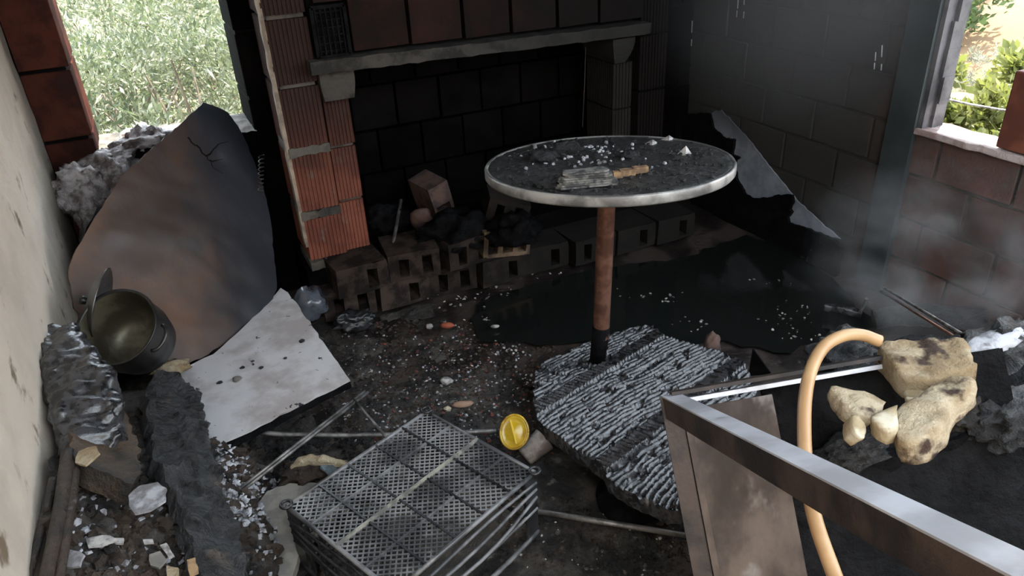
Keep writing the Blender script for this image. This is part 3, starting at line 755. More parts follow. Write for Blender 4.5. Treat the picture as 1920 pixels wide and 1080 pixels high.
slab('board', outl, dpl, .030, M_CHARWOOD, cb, res=.0040, height=gator, step=.010, jag=.004, back=lambda a, b: 0.0)
# supports below
tag(lump('charred_block', Pz(1180, 930, .08) + Vector((.06, .05, -.07)), (.12, .09, .10), M_BLACK, 9, .3, 2, 3), 'black charred block holding up the near edge of the round board', 'charcoal')
for i, (a_, b_, z_, r_, mt_, lb) in enumerate([(1335, 650, .12, (.030, .022, .05), M_PINK, 'pinkish brown stub standing at the far edge of the charred round board'),
        (1372, 690, .11, (.045, .035, .03), M_ASH, 'grey ashy lump at the far corner of the charred round board'), (1375, 682, .145, (.022, .016, .016), M_PINK, 'small pinkish pebble on the ashy lump by the round board')]):
    tag(lump('rubble_lump', Pz(a_, b_, z_), r_, mt_, i + 20, .3, 2.0, 3), lb, 'rubble', 'rubble at the round board')
q0, q1, q2 = Pz(1412, 655, .20), Pz(1446, 702, .06), Pz(1404, 705, .05)
nrm = (q1 - q0).cross(q2 - q0).normalized() * .008
tag(mesh_obj('metal_shard', [q0, q1, q2, q0 + nrm, q1 + nrm, q2 + nrm], [(0, 1, 2), (5, 4, 3), (0, 3, 4, 1), (1, 4, 5, 2), (2, 5, 3, 0)], M_BLACK), 'black triangular shard sticking up behind the steel rim', 'shard')

# ------------------------------------------------------------------ burnt appliance carcass, lower right
s_ = 1.38
A = CAM + Vector((.519, .646, -.616)) * s_; Bc = CAM + Vector((.678, .58, -.595)) * s_; Dc = CAM + Vector((.492, .518, -.816)) * s_
Cc = Pd(1920, 1066, .51)
bdir = (Bc - A).normalized(); ddir = (Dc - A).normalized(); cdir = (Cc - A).normalized()
fr = empty('steel_cabinet', (A.x, A.y - .3, 0), 'burnt-out open steel appliance cabinet with bright front rail, tan hose over it', 'cabinet')
endC = A + cdir * 1.35
up = -(ddir - cdir * ddir.dot(cdir)).normalized()
sidew = cdir.cross(up).normalized()
if sidew.dot(bdir) < 0: sidew = -sidew
MB().bar(A - cdir * .004, endC, sidew, up, .0165, .0022).build('front_rail', M_STEEL, fr)
MB().bar(A - sidew * .0150 - up * .020, endC - sidew * .0150 - up * .020, sidew, up, .0018, .0195).build('rail_flange', M_DARKSTEEL, fr)
Lb = .46
sd2 = (ddir - bdir * ddir.dot(bdir)).normalized(); outn = bdir.cross(sd2).normalized()
if outn.dot(CAM - A) > 0: pass
# far side rim: folded double edge
mb = MB(); mb.bar(A + up * .004, A + bdir * Lb + up * .004, sd2, outn, .0035, .016); mb.build('side_rim', M_DARKSTEEL, fr)
mb = MB(); mb.bar(A + bdir * .03 + sd2 * .012, A + bdir * Lb + sd2 * .012, sd2, outn, .004, .010); mb.build('rim_fold', M_STEEL, fr)
# corner post
Dend = A + ddir * .95
mb = MB(); mb.bar(A - bdir * .004 + up * .002, Dend - bdir * .004, bdir, outn, .017, .0025); mb.build('corner_post', M_DARKSTEEL, fr)
mb = MB(); mb.bar(A + bdir * .021 + ddir * .055, Dend + bdir * .021, bdir, outn, .006, .006); mb.build('post_edge', M_PANEL, fr)
# rust streaked side panel (seen from inside) and the black liner next to it
back_n = outn if outn.dot(A - CAM) > 0 else -outn
def grid_panel(name, b0, b1, d0, d1, off, material, amp=.006, th=.004, seed=0):
    n, mm = 14, 40; V = []; Fc = []
    for j in range(mm + 1):
        for i in range(n + 1):
            bb = b0 + (b1 - b0) * i / n; dd = d0 + (d1 - d0) * j / mm
            V.append(A + bdir * bb + ddir * dd + back_n * (off + amp * fbm(Vector((bb * 9, dd * 5, seed)))))
    k = len(V); V += [v + back_n * th for v in V]
    for j in range(mm):
        for i in range(n):
            q = j * (n + 1) + i; Fc.append((q, q + 1, q + n + 2, q + n + 1)); Fc.append((q + k, q + n + 1 + k, q + n + 2 + k, q + 1 + k))
    return mesh_obj(name, V, Fc, material, fr, True)
grid_panel('side_panel', .012, .185, .03, .98, .012, M_PANEL)
grid_panel('liner', .175, .62, .02, 1.0, .03, M_BLACK, .012, .01, 4)
# inner floor / base so that the carcass reads as a box
mb = MB(); mb.obox(A + ddir * .80 + cdir * .30 + bdir * .25, (bdir, cdir, bdir.cross(cdir).normalized()), (.24, .35, .01)); mb.build('base_panel', M_BLACK, fr)

# charred block behind the rail, foam on top of it
bl = empty('charred_foam_block', Pz(1700, 760, .0) * 0 + Vector((1.2, .7, 0)), 'large black charred insulation block behind the steel rail, foam slabs on top', 'block')
bpl = Plane(Vector((0, 0, .55)), Vector((1, 0, .55)), Vector((0, 1, .55)))
def blk_h(a, b): return .020 * fbm(Vector((a * 7, b * 7, 2))) + .010 * fbm(Vector((a * 22, b * 22, 5)))
slab('body', [(1500, 770), (1525, 700), (1560, 655), (1640, 640), (1760, 632), (1960, 622), (2060, 700), (2060, 800), (1900, 806), (1700, 846), (1560, 852), (1510, 838)], bpl, .50, M_BLACK, bl, res=.018, height=blk_h, step=.02, jag=.006, back=lambda a, b: 0)
# raised burnt rear edge
for i, (a_, b_, r_, lb) in enumerate([(1575, 665, (.07, .04, .05), 'rear_crust'), (1875, 655, (.11, .05, .05), 'rear_crust'), (1890, 780, (.085, .05, .045), 'crust'), (1600, 845, (.07, .035, .02), 'crust')]):
    p = Pz(a_, b_, .57); lump(lb, p, r_, (M_CHAR, M_CHAR, M_ASH, M_CHAR)[i] if i != 2 else M_CHAR, 30 + i, .4, 2.4, 4, bl, ridg=.35)
lump('crust', Pz(1795, 772, .575), (.045, .04, .035), M_CHARBROWN, 38, .45, 3, 4, bl, ridg=.4)
lump('crust', Pz(1690, 690, .60), (.03, .025, .025), M_FOAM, 39, .45, 4, 3, bl, ridg=.4)
lump('ash_crust', Pz(1865, 640, .61), (.09, .03, .014), M_ASH, 36, .4, 3, 3, bl)
def foam(px, dpts, th, m_, label, seed, res=.012):
    p = [Pd(x, y, d) for (x, y, d) in dpts]; pl = Plane(*p)
    o = slab('foam_slab', px, pl, th, m_, res=res, step=.014, jag=.003, seed=seed, height=lambda a, b: .008 * fbm(Vector((a * 26, b * 26, seed))), base=True, rnd_=1)
    return tag(o, label, 'foam', 'scorched foam pieces in the steel cabinet')
foam([(1642, 640), (1680, 636), (1760, 634), (1812, 634), (1820, 660), (1838, 686), (1800, 696), (1758, 712), (1720, 708), (1692, 704), (1672, 680)], [(1650, 640, 1.38), (1830, 640, 1.34), (1740, 712, 1.26)], .05, M_FOAM, 'largest tan foam slab along the rear edge where the hose ends', 3)
foam([(1690, 756), (1730, 728), (1780, 706), (1824, 702), (1830, 712), (1790, 745), (1770, 790), (1735, 820), (1700, 834), (1678, 826), (1672, 800)], [(1690, 760, 1.22), (1825, 705, 1.24), (1700, 834, 1.13)], .05, M_FOAM, 'scorched foam slab tilted up in front of the largest one', 5)
foam([(1556, 722), (1580, 722), (1640, 738), (1664, 756), (1640, 772), (1610, 778), (1582, 755)], [(1556, 722, 1.27), (1660, 752, 1.24), (1610, 778, 1.19)], .03, M_FOAM, 'thin triangular foam flake left of the tilted slab', 7)
foam([(1632, 778), (1660, 758), (1686, 758), (1688, 785), (1668, 806), (1645, 798)], [(1632, 778, 1.17), (1686, 758, 1.18), (1665, 806, 1.14)], .035, M_FOAMPALE, 'small pale foam chunk between flake and tilted slab', 9)
foam([(1598, 776), (1614, 774), (1626, 800), (1628, 822), (1614, 826), (1600, 810)], [(1598, 776, 1.17), (1628, 790, 1.17), (1614, 826, 1.14)], .03, M_FOAMPALE, 'smallest cream foam crumb below the triangular flake', 11)
foam([(1692, 738), (1705, 718), (1750, 716), (1760, 722), (1720, 745), (1700, 750)], [(1692, 738, 1.29), (1755, 718, 1.29), (1705, 750, 1.25)], .03, M_FOAMPALE, 'pale wedge of foam between the two large slabs', 13)
# tan hose
hp = [(1590, 1150, .98), (1565, 1080, 1.02), (1530, 980, 1.07), (1514, 900, 1.12), (1508, 820, 1.17), (1510, 745, 1.21), (1522, 690, 1.25), (1545, 650, 1.28), (1580, 630, 1.30), (1615, 628, 1.31), (1650, 640, 1.31)]
ho = MB().tube(catmull([Pd(*p) for p in hp], 8), .0108, 14).build('hose', M_HOSE, None, True); tag(ho, 'tan rubber hose arching over the steel cabinet rail', 'hose')

# ------------------------------------------------------------------ crate, upside down
c0, c1, c3 = Pz(800, 772, .30), Pz(1003, 886, .30), Pz(549, 958, .30)
ex = (c1 - c0); ey = (c3 - c0); LX, LY = ex.length, ey.length; ex.normalize(); ey = (ey - ex * ey.dot(ex)).normalized(); ez = Vector((0, 0, 1))
cr = empty('plastic_crate', c0 + ex * LX / 2 + ey * LY / 2 - ez * .2, 'black plastic crate lying upside down, its lattice base upward', 'crate')
def cp(a, b, h=0): return c0 + ex * a + ey * b + ez * h
lat = MB(); stp = .0165; q = (LX + LY)
k = -LY
while k < LX:                                # two diagonal families
    a0_, b0_ = max(k, 0), max(-k, 0); ln = min(LX - a0_, LY - b0_)
    if ln > .004: lat.bar(cp(a0_, b0_), cp(a0_ + ln, b0_ + ln), ex - ey, ez, .0015, .0013)
    k += stp
k = stp
while k < LX + LY:
    a0_, b0_ = min(k, LX), max(0, k - LX); ln = min(a0_, LY - b0_)
    if ln > .004: lat.bar(cp(a0_, b0_, .0006), cp(a0_ - ln, b0_ + ln, .0006), ex + ey, ez, .0015, .0013)
    k += stp
o = lat.build('lattice', M_PLASTICASH, cr); o['kind'] = 'stuff'
for t in (.5,):
    MB().bar(cp(LX * t, 0, .003), cp(LX * t, LY, .003), ex, ez, .0030, .004).build('rib', mat('ashy_rib', (0.30, 0.29, 0.25), (0.12, 0.12, 0.11), 20, rough=0.6), cr)
for t in (.25, .75): MB().bar(cp(LX * t, 0, .001), cp(LX * t, LY, .001), ex, ez, .0018, .003).build('rib', M_PLASTICASH, cr)
for t in (.2, .4, .6, .8): MB().bar(cp(0, LY * t, .001), cp(LX, LY * t, .001), ey, ez, .0024, .0035).build('rib', M_PLASTIC, cr)
rim = MB()
for (a_, b_) in ((cp(0, 0), cp(LX, 0)), (cp(LX, 0), cp(LX, LY)), (cp(LX, LY), cp(0, LY)), (cp(0, LY), cp(0, 0))):
    rim.tube([a_, a_.lerp(b_, .5), b_], .0052, 8)
rim.build('base_rim', M_PLASTICASH, cr, True)
for (a_, b_) in ((0, 0), (LX, 0), (LX, LY), (0, LY)):
    ring = []
    for i in range(17):
        th = 2 * math.pi * i / 16; ring.append(cp(a_, b_, .006) + ex * .012 * math.cos(th) + ey * .012 * math.sin(th))
    MB().tube(ring, .0038, 7).build('corner_ring', M_PLASTIC, cr, True)
    sx = 1 if a_ == 0 else -1; sy = 1 if b_ == 0 else -1
    mb = MB(); mb.bar(cp(a_ + sx * .018, b_, -.006), cp(a_ + sx * .018, b_, -.185), ex, ey, .020, .0025); mb.bar(cp(a_, b_ + sy * .018, -.006), cp(a_, b_ + sy * .018, -.185), ey, ex, .020, .0025)
    mb.build('corner_post', M_PLASTIC, cr)
# side slats, slightly warped by heat
for si, (pa, pb_, nn) in enumerate(((cp(LX, 0), cp(LX, LY), ex), (cp(LX, LY), cp(0, LY), ey), (cp(0, LY), cp(0, 0), -ex), (cp(0, 0), cp(LX, 0), -ey))):
    for lv, hz in enumerate((-.030, -.055, -.080, -.110, -.180)):
        pts = []
        for i in range(9):
            t = i / 8; wv = .010 * math.sin(math.pi * t) * (lv % 3) * (1 if si == 0 else .4)
            pts.append(pa.lerp(pb_, t) + ez * (hz + .006 * math.sin(t * 5 + lv)) + nn * (.002 + wv))
        MB().tube(pts, .0042 if lv < 4 else .006, 6).build('side_slat', M_PLASTICASH if si == 0 else M_PLASTIC, cr, True)
    if si in (1, 2):
        for t in (.14, .28, .42, .56, .70, .84):
            MB().bar(pa.lerp(pb_, t) - ez * .02, pa.lerp(pb_, t) - ez * .18, ez.cross(nn), nn, .003, .0025).build('side_bar', M_PLASTIC, cr)

# ------------------------------------------------------------------ yellow glass and little cup
yc = Pz(965, 810, .14)
vdir = (CAM - yc).normalized(); yn = (vdir * .9 + Vector((-.25, -.1, .25))).normalized(); yu = Vector((0, 0, 1)).cross(yn).normalized(); yv = yn.cross(yu)
yg = empty('yellow_lamp_lens', yc - Vector((0, 0, .05)), 'oval amber yellow glass lens propped between crate and round board', 'lens')
V = []; Fc = []; n = 32
prof = [(0.0, .014), (.5, .012), (.78, .008), (.88, .012), (1.0, .006), (1.0, -.012), (.85, -.014), (0, -.012)]
for (r_, h_) in prof:
    for j in range(n):
        th = 2 * math.pi * j / n; V.append(yc + (yu * math.cos(th) * .041 + yv * math.sin(th) * .049) * max(r_, .001) + yn * h_)
for i in range(len(prof) - 1):
    for j in range(n): Fc.append((i * n + j, i * n + (j + 1) % n, (i + 1) * n + (j + 1) % n, (i + 1) * n + j))
mesh_obj('glass', V, Fc, M_YELLOW, yg, True)
MB().bar(yc - yu * .012 + yv * .032 + yn * .014, yc + yu * .010 - yv * .032 + yn * .014, yu, yn, .0025, .003).build('ridge', mat('amber_ridge', (.75, .52, .06), rough=.2), yg)
ring = [yc + (yu * math.cos(6.2832 * i / 32) * .039 + yv * math.sin(6.2832 * i / 32) * .047) + yn * .010 for i in range(33)]
MB().tube(ring, .0035, 7).build('rim', mat('amber_rim', (.30, .17, .02), (.55, .36, .04), 30, rough=.25), yg, True)
cpos = Pz(1005, 838, .07)
cu = empty('broken_cup', cpos, 'grey broken cup lying beside the yellow lens', 'cup')
ax = Vector((.8, .1, .35)).normalized(); u_ = ax.orthogonal().normalized(); w_ = ax.cross(u_); V = []; Fc = []
prof = [(-.045, .024), (-.04, .028), (.03, .036), (.034, .036), (.034, .032), (-.036, .025)]
for (h_, r_) in prof:
    for j in range(24):
        th = 2 * math.pi * j / 24; V.append(cpos + ax * h_ + (u_ * math.cos(th) + w_ * math.sin(th)) * r_)
for i in range(5):
    for j in range(24): Fc.append((i * 24 + j, i * 24 + (j + 1) % 24, (i + 1) * 24 + (j + 1) % 24, (i + 1) * 24 + j))
Fc.append(tuple(range(24))[::-1])
mesh_obj('body', V, Fc, mat('dirty_glaze', (.30, .26, .23), (.12, .10, .09), 20, rough=.4), cu, True)

# ------------------------------------------------------------------ big curved sheet by the window
p0, p1, p2 = Pz(345, 682, .27), Pz(512, 552, .27), Py(440, 195, 2.94)
spl = Plane(p0, p1, p2)
so = [(388, 186), (420, 190), (446, 196), (468, 222), (482, 262), (498, 330), (508, 400), (514, 480), (514, 545), (500, 572), (462, 606), (430, 636), (392, 664), (346, 684), (312, 664), (260, 640), (200, 610), (156, 565), (142, 500), (148, 470), (176, 414), (224, 334), (276, 286), (330, 240), (368, 206)]
uvs = [spl.uv(spl.hit(*p)) for p in so]; um = sum(p.x for p in uvs) / len(uvs); vm = sum(p.y for p in uvs) / len(uvs)
ur = max(abs(p.x - um) for p in uvs)
def sheet_h(a, b):
    t = (a - um) / ur; h = -.085 * t * t + .02
    d = Vector((a - um, b - vm)); h += .010 * fbm(Vector((a * 5, b * 5, 1)))
    cr_ = spl.uv(spl.hit(408, 300)); dd = (Vector((a, b)) - cr_).length
    h += -.014 * math.exp(-(dd / .05) ** 2) + .006 * noise.noise(Vector((a * 30, b * 30, 3))) * math.exp(-(dd / .10) ** 2)
    return h
tag(slab('curved_sheet', so, spl, .006, M_SHEET, res=.016, height=sheet_h, step=.02, jag=.002, base=True), 'big scorched brown curved sheet leaning on the window sill', 'sheet')

cs_ = bpy.data.objects['curved_sheet']
rc_ = random.Random(4)
for pl_ in ([(350, 262), (362, 272), (376, 280), (388, 294), (399, 299), (401, 312), (412, 320), (424, 326)], [(388, 294), (399, 286), (409, 272), (424, 262), (438, 262)], [(399, 299), (416, 296), (428, 288)]):
    pts_ = []
    for a_, b_ in zip(pl_, pl_[1:]):
        for k in range(3):
            t = k / 3; q = spl.uv(spl.hit(a_[0] + (b_[0] - a_[0]) * t + rc_.uniform(-2.5, 2.5), a_[1] + (b_[1] - a_[1]) * t + rc_.uniform(-2.5, 2.5))); pts_.append(spl.at(q.x, q.y, sheet_h(q.x, q.y) + .0004))
    MB().tube(pts_, .0034, 5, .0008).build('crack', M_BLACK, cs_, True)

# pot with lid
pc = Pd(240, 626, 1.96)
pot = empty('cooking_pot', pc - Vector((0, 0, .09)), 'dark metal cooking pot tilted open below the curved sheet', 'pot')
ax = (CAM - pc).normalized() * .55 + Vector((-.30, -.02, .42)); ax.normalize(); u_ = ax.orthogonal().normalized(); w_ = ax.cross(u_)
def lathe(prof, c, ax, u_, w_, n=40):
    V = []; Fc = []
    for (h_, r_) in prof:
        for j in range(n):
            th = 2 * math.pi * j / n; V.append(c + ax * h_ + (u_ * math.cos(th) + w_ * math.sin(th)) * max(r_, .0005))
    for i in range(len(prof) - 1):
        for j in range(n): Fc.append((i * n + j, i * n + (j + 1) % n, (i + 1) * n + (j + 1) % n, (i + 1) * n + j))
    return V, Fc
R0 = .100
V, Fc = lathe([(-.10, 0), (-.10, R0 * .7), (-.085, R0 * .88), (-.03, R0 * .99), (.055, R0), (.060, R0 * 1.05), (.063, R0 * 1.03), (.058, R0 * .97)], pc, ax, u_, w_)
mesh_obj('shell', V, Fc, M_POT, pot, True)
V, Fc = lathe([(.058, R0 * .965), (-.03, R0 * .95), (-.08, R0 * .85), (-.092, R0 * .5), (-.093, 0)], pc, ax, u_, w_)
mesh_obj('inside', V, Fc, M_POTIN, pot, True)
hd = []
for i in range(11):
    th = math.pi * i / 10; hd.append(pc + ax * .035 + w_ * (R0 * 1.0 + .022 * math.sin(th)) * (1 if w_.x > 0 else -1) + u_ * .035 * math.cos(th))
MB().tube(hd, .005, 8).build('handle', M_POT, pot, True)
lc = Pd(190, 568, 2.0); lax = Vector((.80, -.22, -.30)).normalized(); lu = lax.orthogonal().normalized(); lw = lax.cross(lu)
ld = empty('pot_lid', lc - Vector((0, 0, .07)), 'domed steel pot lid standing behind the tilted pot', 'lid')
V, Fc = lathe([(-.030, 0), (-.028, .035), (-.018, .07), (.0, .092), (.002, .097), (.004, .092), (-.014, .07), (-.024, .035), (-.026, 0)], lc, lax, lu, lw)
mesh_obj('dome', V, Fc, mat('dull_lid_metal', (.16, .16, .16), (.07, .07, .07), 9, rough=.35, metal=.8), ld, True)
V, Fc = lathe([(-.030, .006), (-.042, .012), (-.050, .012), (-.054, 0)], lc, lax, lu, lw, 16)
mesh_obj('knob', V, Fc, M_POT, ld, True)

# ash covered board
bq = Plane(Pz(525, 540, .275), Pz(655, 715, .255), Pz(400, 832, .235))
ab = empty('ash_covered_board', bq.hit(480, 700) - Vector((0, 0, .03)), 'pale board dusted with white ash, leaning below the curved sheet', 'board')
bo_ = [(516, 552), (526, 540), (540, 548), (590, 618), (656, 712), (560, 760), (470, 806), (402, 836), (372, 800), (352, 745), (310, 705), (284, 682), (345, 690), (400, 664), (450, 620)]
slab('ash_layer', bo_, bq, .006, M_ASHBOARD, ab, res=.018, step=.025, jag=.003, height=lambda a, b: .003 * fbm(Vector((a * 25, b * 25, 0))))
bq2 = Plane(bq.o - bq.n * .007, bq.o + bq.u - bq.n * .007, bq.o + bq.v - bq.n * .007)
slab('charred_core', bo_, bq2, .030, M_BLACK, ab, res=.03, step=.03, jag=.004)
for i, (a_, b_, r_) in enumerate([(445, 712, .012), (412, 718, .007), (566, 640, .008), (490, 690, .006), (455, 690, .006), (535, 672, .005)]):
    p = bq.hit(a_, b_) + bq.n * r_ * .3
    tag(lump('cinder', p, (r_ * 1.2, r_, r_ * .7), M_CHAR if i else M_CONC, 50 + i, .4, 2, 2), ['grey pebble, biggest bit on the ash covered board', 'black cinder left of the grey pebble on the pale board', 'black cinder near the upper edge of the pale board',
        'tiny black cinder above the grey pebble', 'tiny black cinder just above left of the grey pebble', 'tiny black cinder in the middle of the pale board'][i], 'cinder', 'cinders on the ash covered board')
tag(lump('scorched_rag', Pz(322, 690, .285), (.05, .03, .02), M_FOAM, 60, .5, 3, 3), 'crumpled beige scrap at the foot of the curved sheet', 'scrap')

# white plastic bags on the window sill
for i, (a_, b_, y_, r_, lb) in enumerate([(150, 362, 2.90, (.085, .07, .085), 'crumpled grey white plastic bag hanging beside the plaster wall'),
        (205, 312, 2.99, (.10, .08, .055), 'torn whitish bag with dark folds on the window sill'), (272, 268, 3.10, (.10, .08, .055), 'pale bag highest on the window sill, against the shrubs'),
        (222, 345, 2.93, (.06, .06, .09), 'pale bag squeezed behind the edge of the curved sheet'), (178, 420, 2.84, (.045, .05, .10), 'grey strip of bag trailing down by the curved sheet')]):
    tag(lump('plastic_bag', Py(a_, b_, y_), r_, M_BAG, 70 + i, .45, 2.2, 4, ridg=.35, rot=.3 * i), lb, 'bag', 'plastic bags at the window')
# rubble below the bags so nothing hangs in the air
tag(lump('rubble_mound', (-.20, 2.74, .22), (.155, .20, .40), M_BLACK, 77, .25, 2, 4, flat=-.22), 'dark rubble mound in the corner below the window', 'rubble')

# ------------------------------------------------------------------ heap along the left wall
def heap_h(x, y):
    a = max(0.0, 1 - (x - XL) / .42) ** .6 * .44
    fy = 1.0 if y < 1.7 else max(0, 1 - (y - 1.7) / .9)
    g_ = min(1, max(0, (y - .1) / .5)); base_ = .055 if x < .62 else .055 * max(0, 1 - (x - .62) / .25)
    ym = 1.0 if y < 1.75 else max(0, 1 - (y - 1.75) / .35)
    return (a * fy * g_ + base_ * ym * g_) + (.035 * fbm(Vector((x * 6, y * 6, 3))) + .018 * fbm(Vector((x * 19, y * 19, 8))) + .014 * fbm(Vector((x * 50, y * 50, 1)))) * (min(1, a * 5 + base_ * 9)) - .008
vs = []; fs = []; nx, ny = 120, 200
for j in range(ny + 1):
    for i in range(nx + 1):
        x = XL + .015 + 1.30 * i / nx; y = .12 + 2.45 * j / ny; vs.append(Vector((x, y, heap_h(x, y))))
for j in range(ny):
    for i in range(nx):
        if max(vs[j * (nx + 1) + i].z, vs[(j + 1) * (nx + 1) + i + 1].z) > -.006: fs.append((j * (nx + 1) + i, j * (nx + 1) + i + 1, (j + 1) * (nx + 1) + i + 1, (j + 1) * (nx + 1) + i))
M_HEAP = mat('ash_heap', (0.075, 0.066, 0.058), (0.022, 0.020, 0.019), 9, rough=0.85, bump=1.0, bscale=55, bdist=.012, c3=(0.15, 0.135, 0.125), s3=26, lo3=0.60, hi3=0.72)
tag(mesh_obj('ash_heap', vs, fs, M_HEAP, None, True), 'dark heap of ash and burnt rubble along the plaster wall', 'ash', kind='stuff')

# charred cushion, scorched slab and charred plank on the heap
def strip_body(name, spine, widths, thick, material, label, cat, seed, amp=.012, freq=14, ridge=0.0, parent=None):
    """long irregular body laid along a spine of world points"""
    sp_ = catmull(spine, 10 if not ridge else 28); n = len(sp_); V = []; Fc = []; m_ = 24 if not ridge else 64
    for i, p in enumerate(sp_):
        t = (sp_[min(i + 1, n - 1)] - sp_[max(0, i - 1)]).normalized(); w2 = t.cross(Vector((0, 0, 1))).normalized(); u2 = w2.cross(t)
        f = i / (n - 1) * (len(widths) - 1); k = min(int(f), len(widths) - 2); wd = widths[k] + (widths[k + 1] - widths[k]) * (f - k)
        for j in range(m_):
            th = 2 * math.pi * j / m_; cx, cy = math.cos(th), math.sin(th)
            sx = math.copysign(abs(cx) ** .45, cx) * wd; sy = math.copysign(abs(cy) ** .6, cy) * thick
            q = p + w2 * sx + u2 * sy
            q += (w2 * cx + u2 * cy) * (amp * fbm(q * freq + Vector((seed, 0, 0))) + (ridge * (.5 - noise.voronoi(Vector((q.x * 30, q.y * 34, q.z * 30)))[0][0]) if ridge else 0))
            V.append(q)
    for i in range(n - 1):
        for j in range(m_): Fc.append((i * m_ + j, i * m_ + (j + 1) % m_, (i + 1) * m_ + (j + 1) % m_, (i + 1) * m_ + j))
    Fc += [tuple(range(m_))[::-1], tuple((n - 1) * m_ + j for j in range(m_))]
    o = mesh_obj(name, V, Fc, material, parent, True, base=True)
    return tag(o, label, cat) if label else o
strip_body('charred_log', [Pz(110, 632, .52), Pz(140, 690, .53), Pz(160, 760, .51), Pz(172, 830, .47), Pz(170, 890, .42)], [.040, .062, .070, .068, .05], .04, M_CHARWOOD, 'thick charred log with silvery cracked bark leaning on the plaster wall', 'log', 3, .018, 12, .020)
def rough(amp, fr, sd_):
    return lambda a, b: amp * fbm(Vector((a * fr, b * fr, sd_))) + amp * .5 * abs(noise.noise(Vector((a * fr * 3.2, b * fr * 2, sd_ + 3)))) + (amp * .6 if noise.noise(Vector((a * fr * .8, b * fr * 1.6, sd_ + 9))) > .12 else 0)
gp = Plane(Pz(150, 790, .50), Pz(255, 800, .44), Pz(220, 900, .48))
tag(slab('scorched_slab', [(168, 742), (215, 748), (240, 780), (258, 830), (262, 880), (250, 908), (215, 892), (180, 880), (140, 862), (128, 820), (140, 775)], gp, .05, mat('scorched_slab', (.085, .058, .038), (.028, .024, .021), 7, rough=.6, bump=1.0, bscale=40, bdist=.012), res=.010, step=.012, jag=.006, height=rough(.008, 9, 4), base=True), 'brown scorched slab between the charred log and the charred plank', 'slab')
gp = Plane(Pz(300, 710, .33), Pz(430, 1080, .36), Pz(400, 830, .29))
tag(slab('charred_plank', [(288, 704), (318, 700), (345, 716), (372, 744), (386, 800), (402, 870), (424, 940), (450, 1006), (474, 1100), (384, 1110), (358, 1020), (330, 945), (304, 905), (290, 850), (276, 792), (270, 742)], gp, .038, mat('charred_plank', (.007, .007, .0075), (.034, .034, .037), 22, rough=.28, spec=.7, bump=1.0, bscale=60, bdist=.02, c3=(.085, .068, .056), s3=8, lo3=.58, hi3=.68), res=.008, step=.010, jag=.006, height=rough(.018, 13, 1), base=True), 'long black charred plank lying on the ash heap', 'plank')
lump('burnt_rubble', Pz(255, 960, .30), (.10, .12, .06), M_CHARBROWN, 44, .4, 2.5, 4, ridg=.2)['label'] = 'brown burnt clump below the scorched slab'
bpy.data.objects['burnt_rubble']['category'] = 'rubble'
for i, (pts_, r_, lb) in enumerate([([(128, 850, .51), (112, 960, .51), (85, 1090, .50)], .015, 'brown bent stick lying closest to the plaster wall on the heap'),
        ([(140, 880, .50), (128, 980, .50), (110, 1090, .49)], .011, 'brown stick beside the scorched slab on the heap'), ([(100, 900, .50), (75, 1000, .49), (52, 1090, .49)], .009, 'thin dark stick at the foot of the plaster wall')]):
    tag(MB().tube(catmull([Pz(*p) for p in pts_], 6), r_, 8, r_ * .8).build('stick', M_CHARBROWN, None, True), lb, 'stick', 'sticks on the ash heap')
def flake(px, z, th, m_, label, seed=0, name='flake', cat='flake', group=None, tilt=0):
    cx = sum(p[0] for p in px) / len(px); cy = sum(p[1] for p in px) / len(px)
    c = Pz(cx, cy, z); pl = Plane(c, c + Vector((1, 0, tilt)), c + Vector((0, 1, tilt * .7)))
    return tag(slab(name, px, pl, th, m_, res=.02, step=.012, jag=.002, seed=seed, base=True, height=lambda a, b: .003 * fbm(Vector((a * 30, b * 30, seed)))), label, cat, group)
flake([(240, 928), (262, 910), (296, 904), (312, 915), (310, 938), (280, 956), (252, 962), (242, 948)], .47, .006, M_ASH, 'rounded pale grey flake between scorched slab and charred plank', 1)
for i, (px_, lb) in enumerate([([(160, 1008), (205, 1004), (222, 1012), (190, 1022), (165, 1024)], 'biggest white paper scrap at the bottom of the heap'), ([(300, 1022), (312, 1018), (326, 1040), (316, 1046)], 'narrow white scrap near the charred plank'),
        ([(106, 1042), (130, 1030), (158, 1040), (150, 1062), (116, 1064)], 'grey crumpled scrap near the brown sticks'), ([(215, 1008), (232, 1008), (230, 1018), (214, 1018)], 'tiny white square scrap right of the biggest one'),
        ([(280, 1040), (300, 1032), (312, 1048), (298, 1064), (282, 1060)], 'pinkish beige chip near the charred plank'), ([(312, 1060), (334, 1064), (334, 1080), (314, 1084)], 'yellowish chip at the lower edge of the heap'),
        ([(350, 1050), (366, 1044), (372, 1072), (356, 1080)], 'small tan wood chip beside the charred plank'), ([(268, 1012), (286, 1010), (288, 1017), (270, 1019)], 'tiny white scrap above the pinkish chip'),
        ([(148, 846), (180, 836), (186, 848), (160, 872), (140, 866)], 'small yellowish scrap on the brown scorched slab')]):
    m_ = [M_WHITE, M_WHITE, M_ASH, M_WHITE, M_SLAB, M_FOAM, M_TIMBER, M_WHITE, M_FOAM][i]
    p = Pz(px_[0][0], px_[0][1], .44); zz_ = (.54 if i == 8 else max(heap_h(p.x, p.y) + .02, .40)); flake(px_, zz_, .005, m_, lb, i + 3, 'scrap', 'scrap', 'scraps on the ash heap', tilt=.1 * (i % 3 - 1))

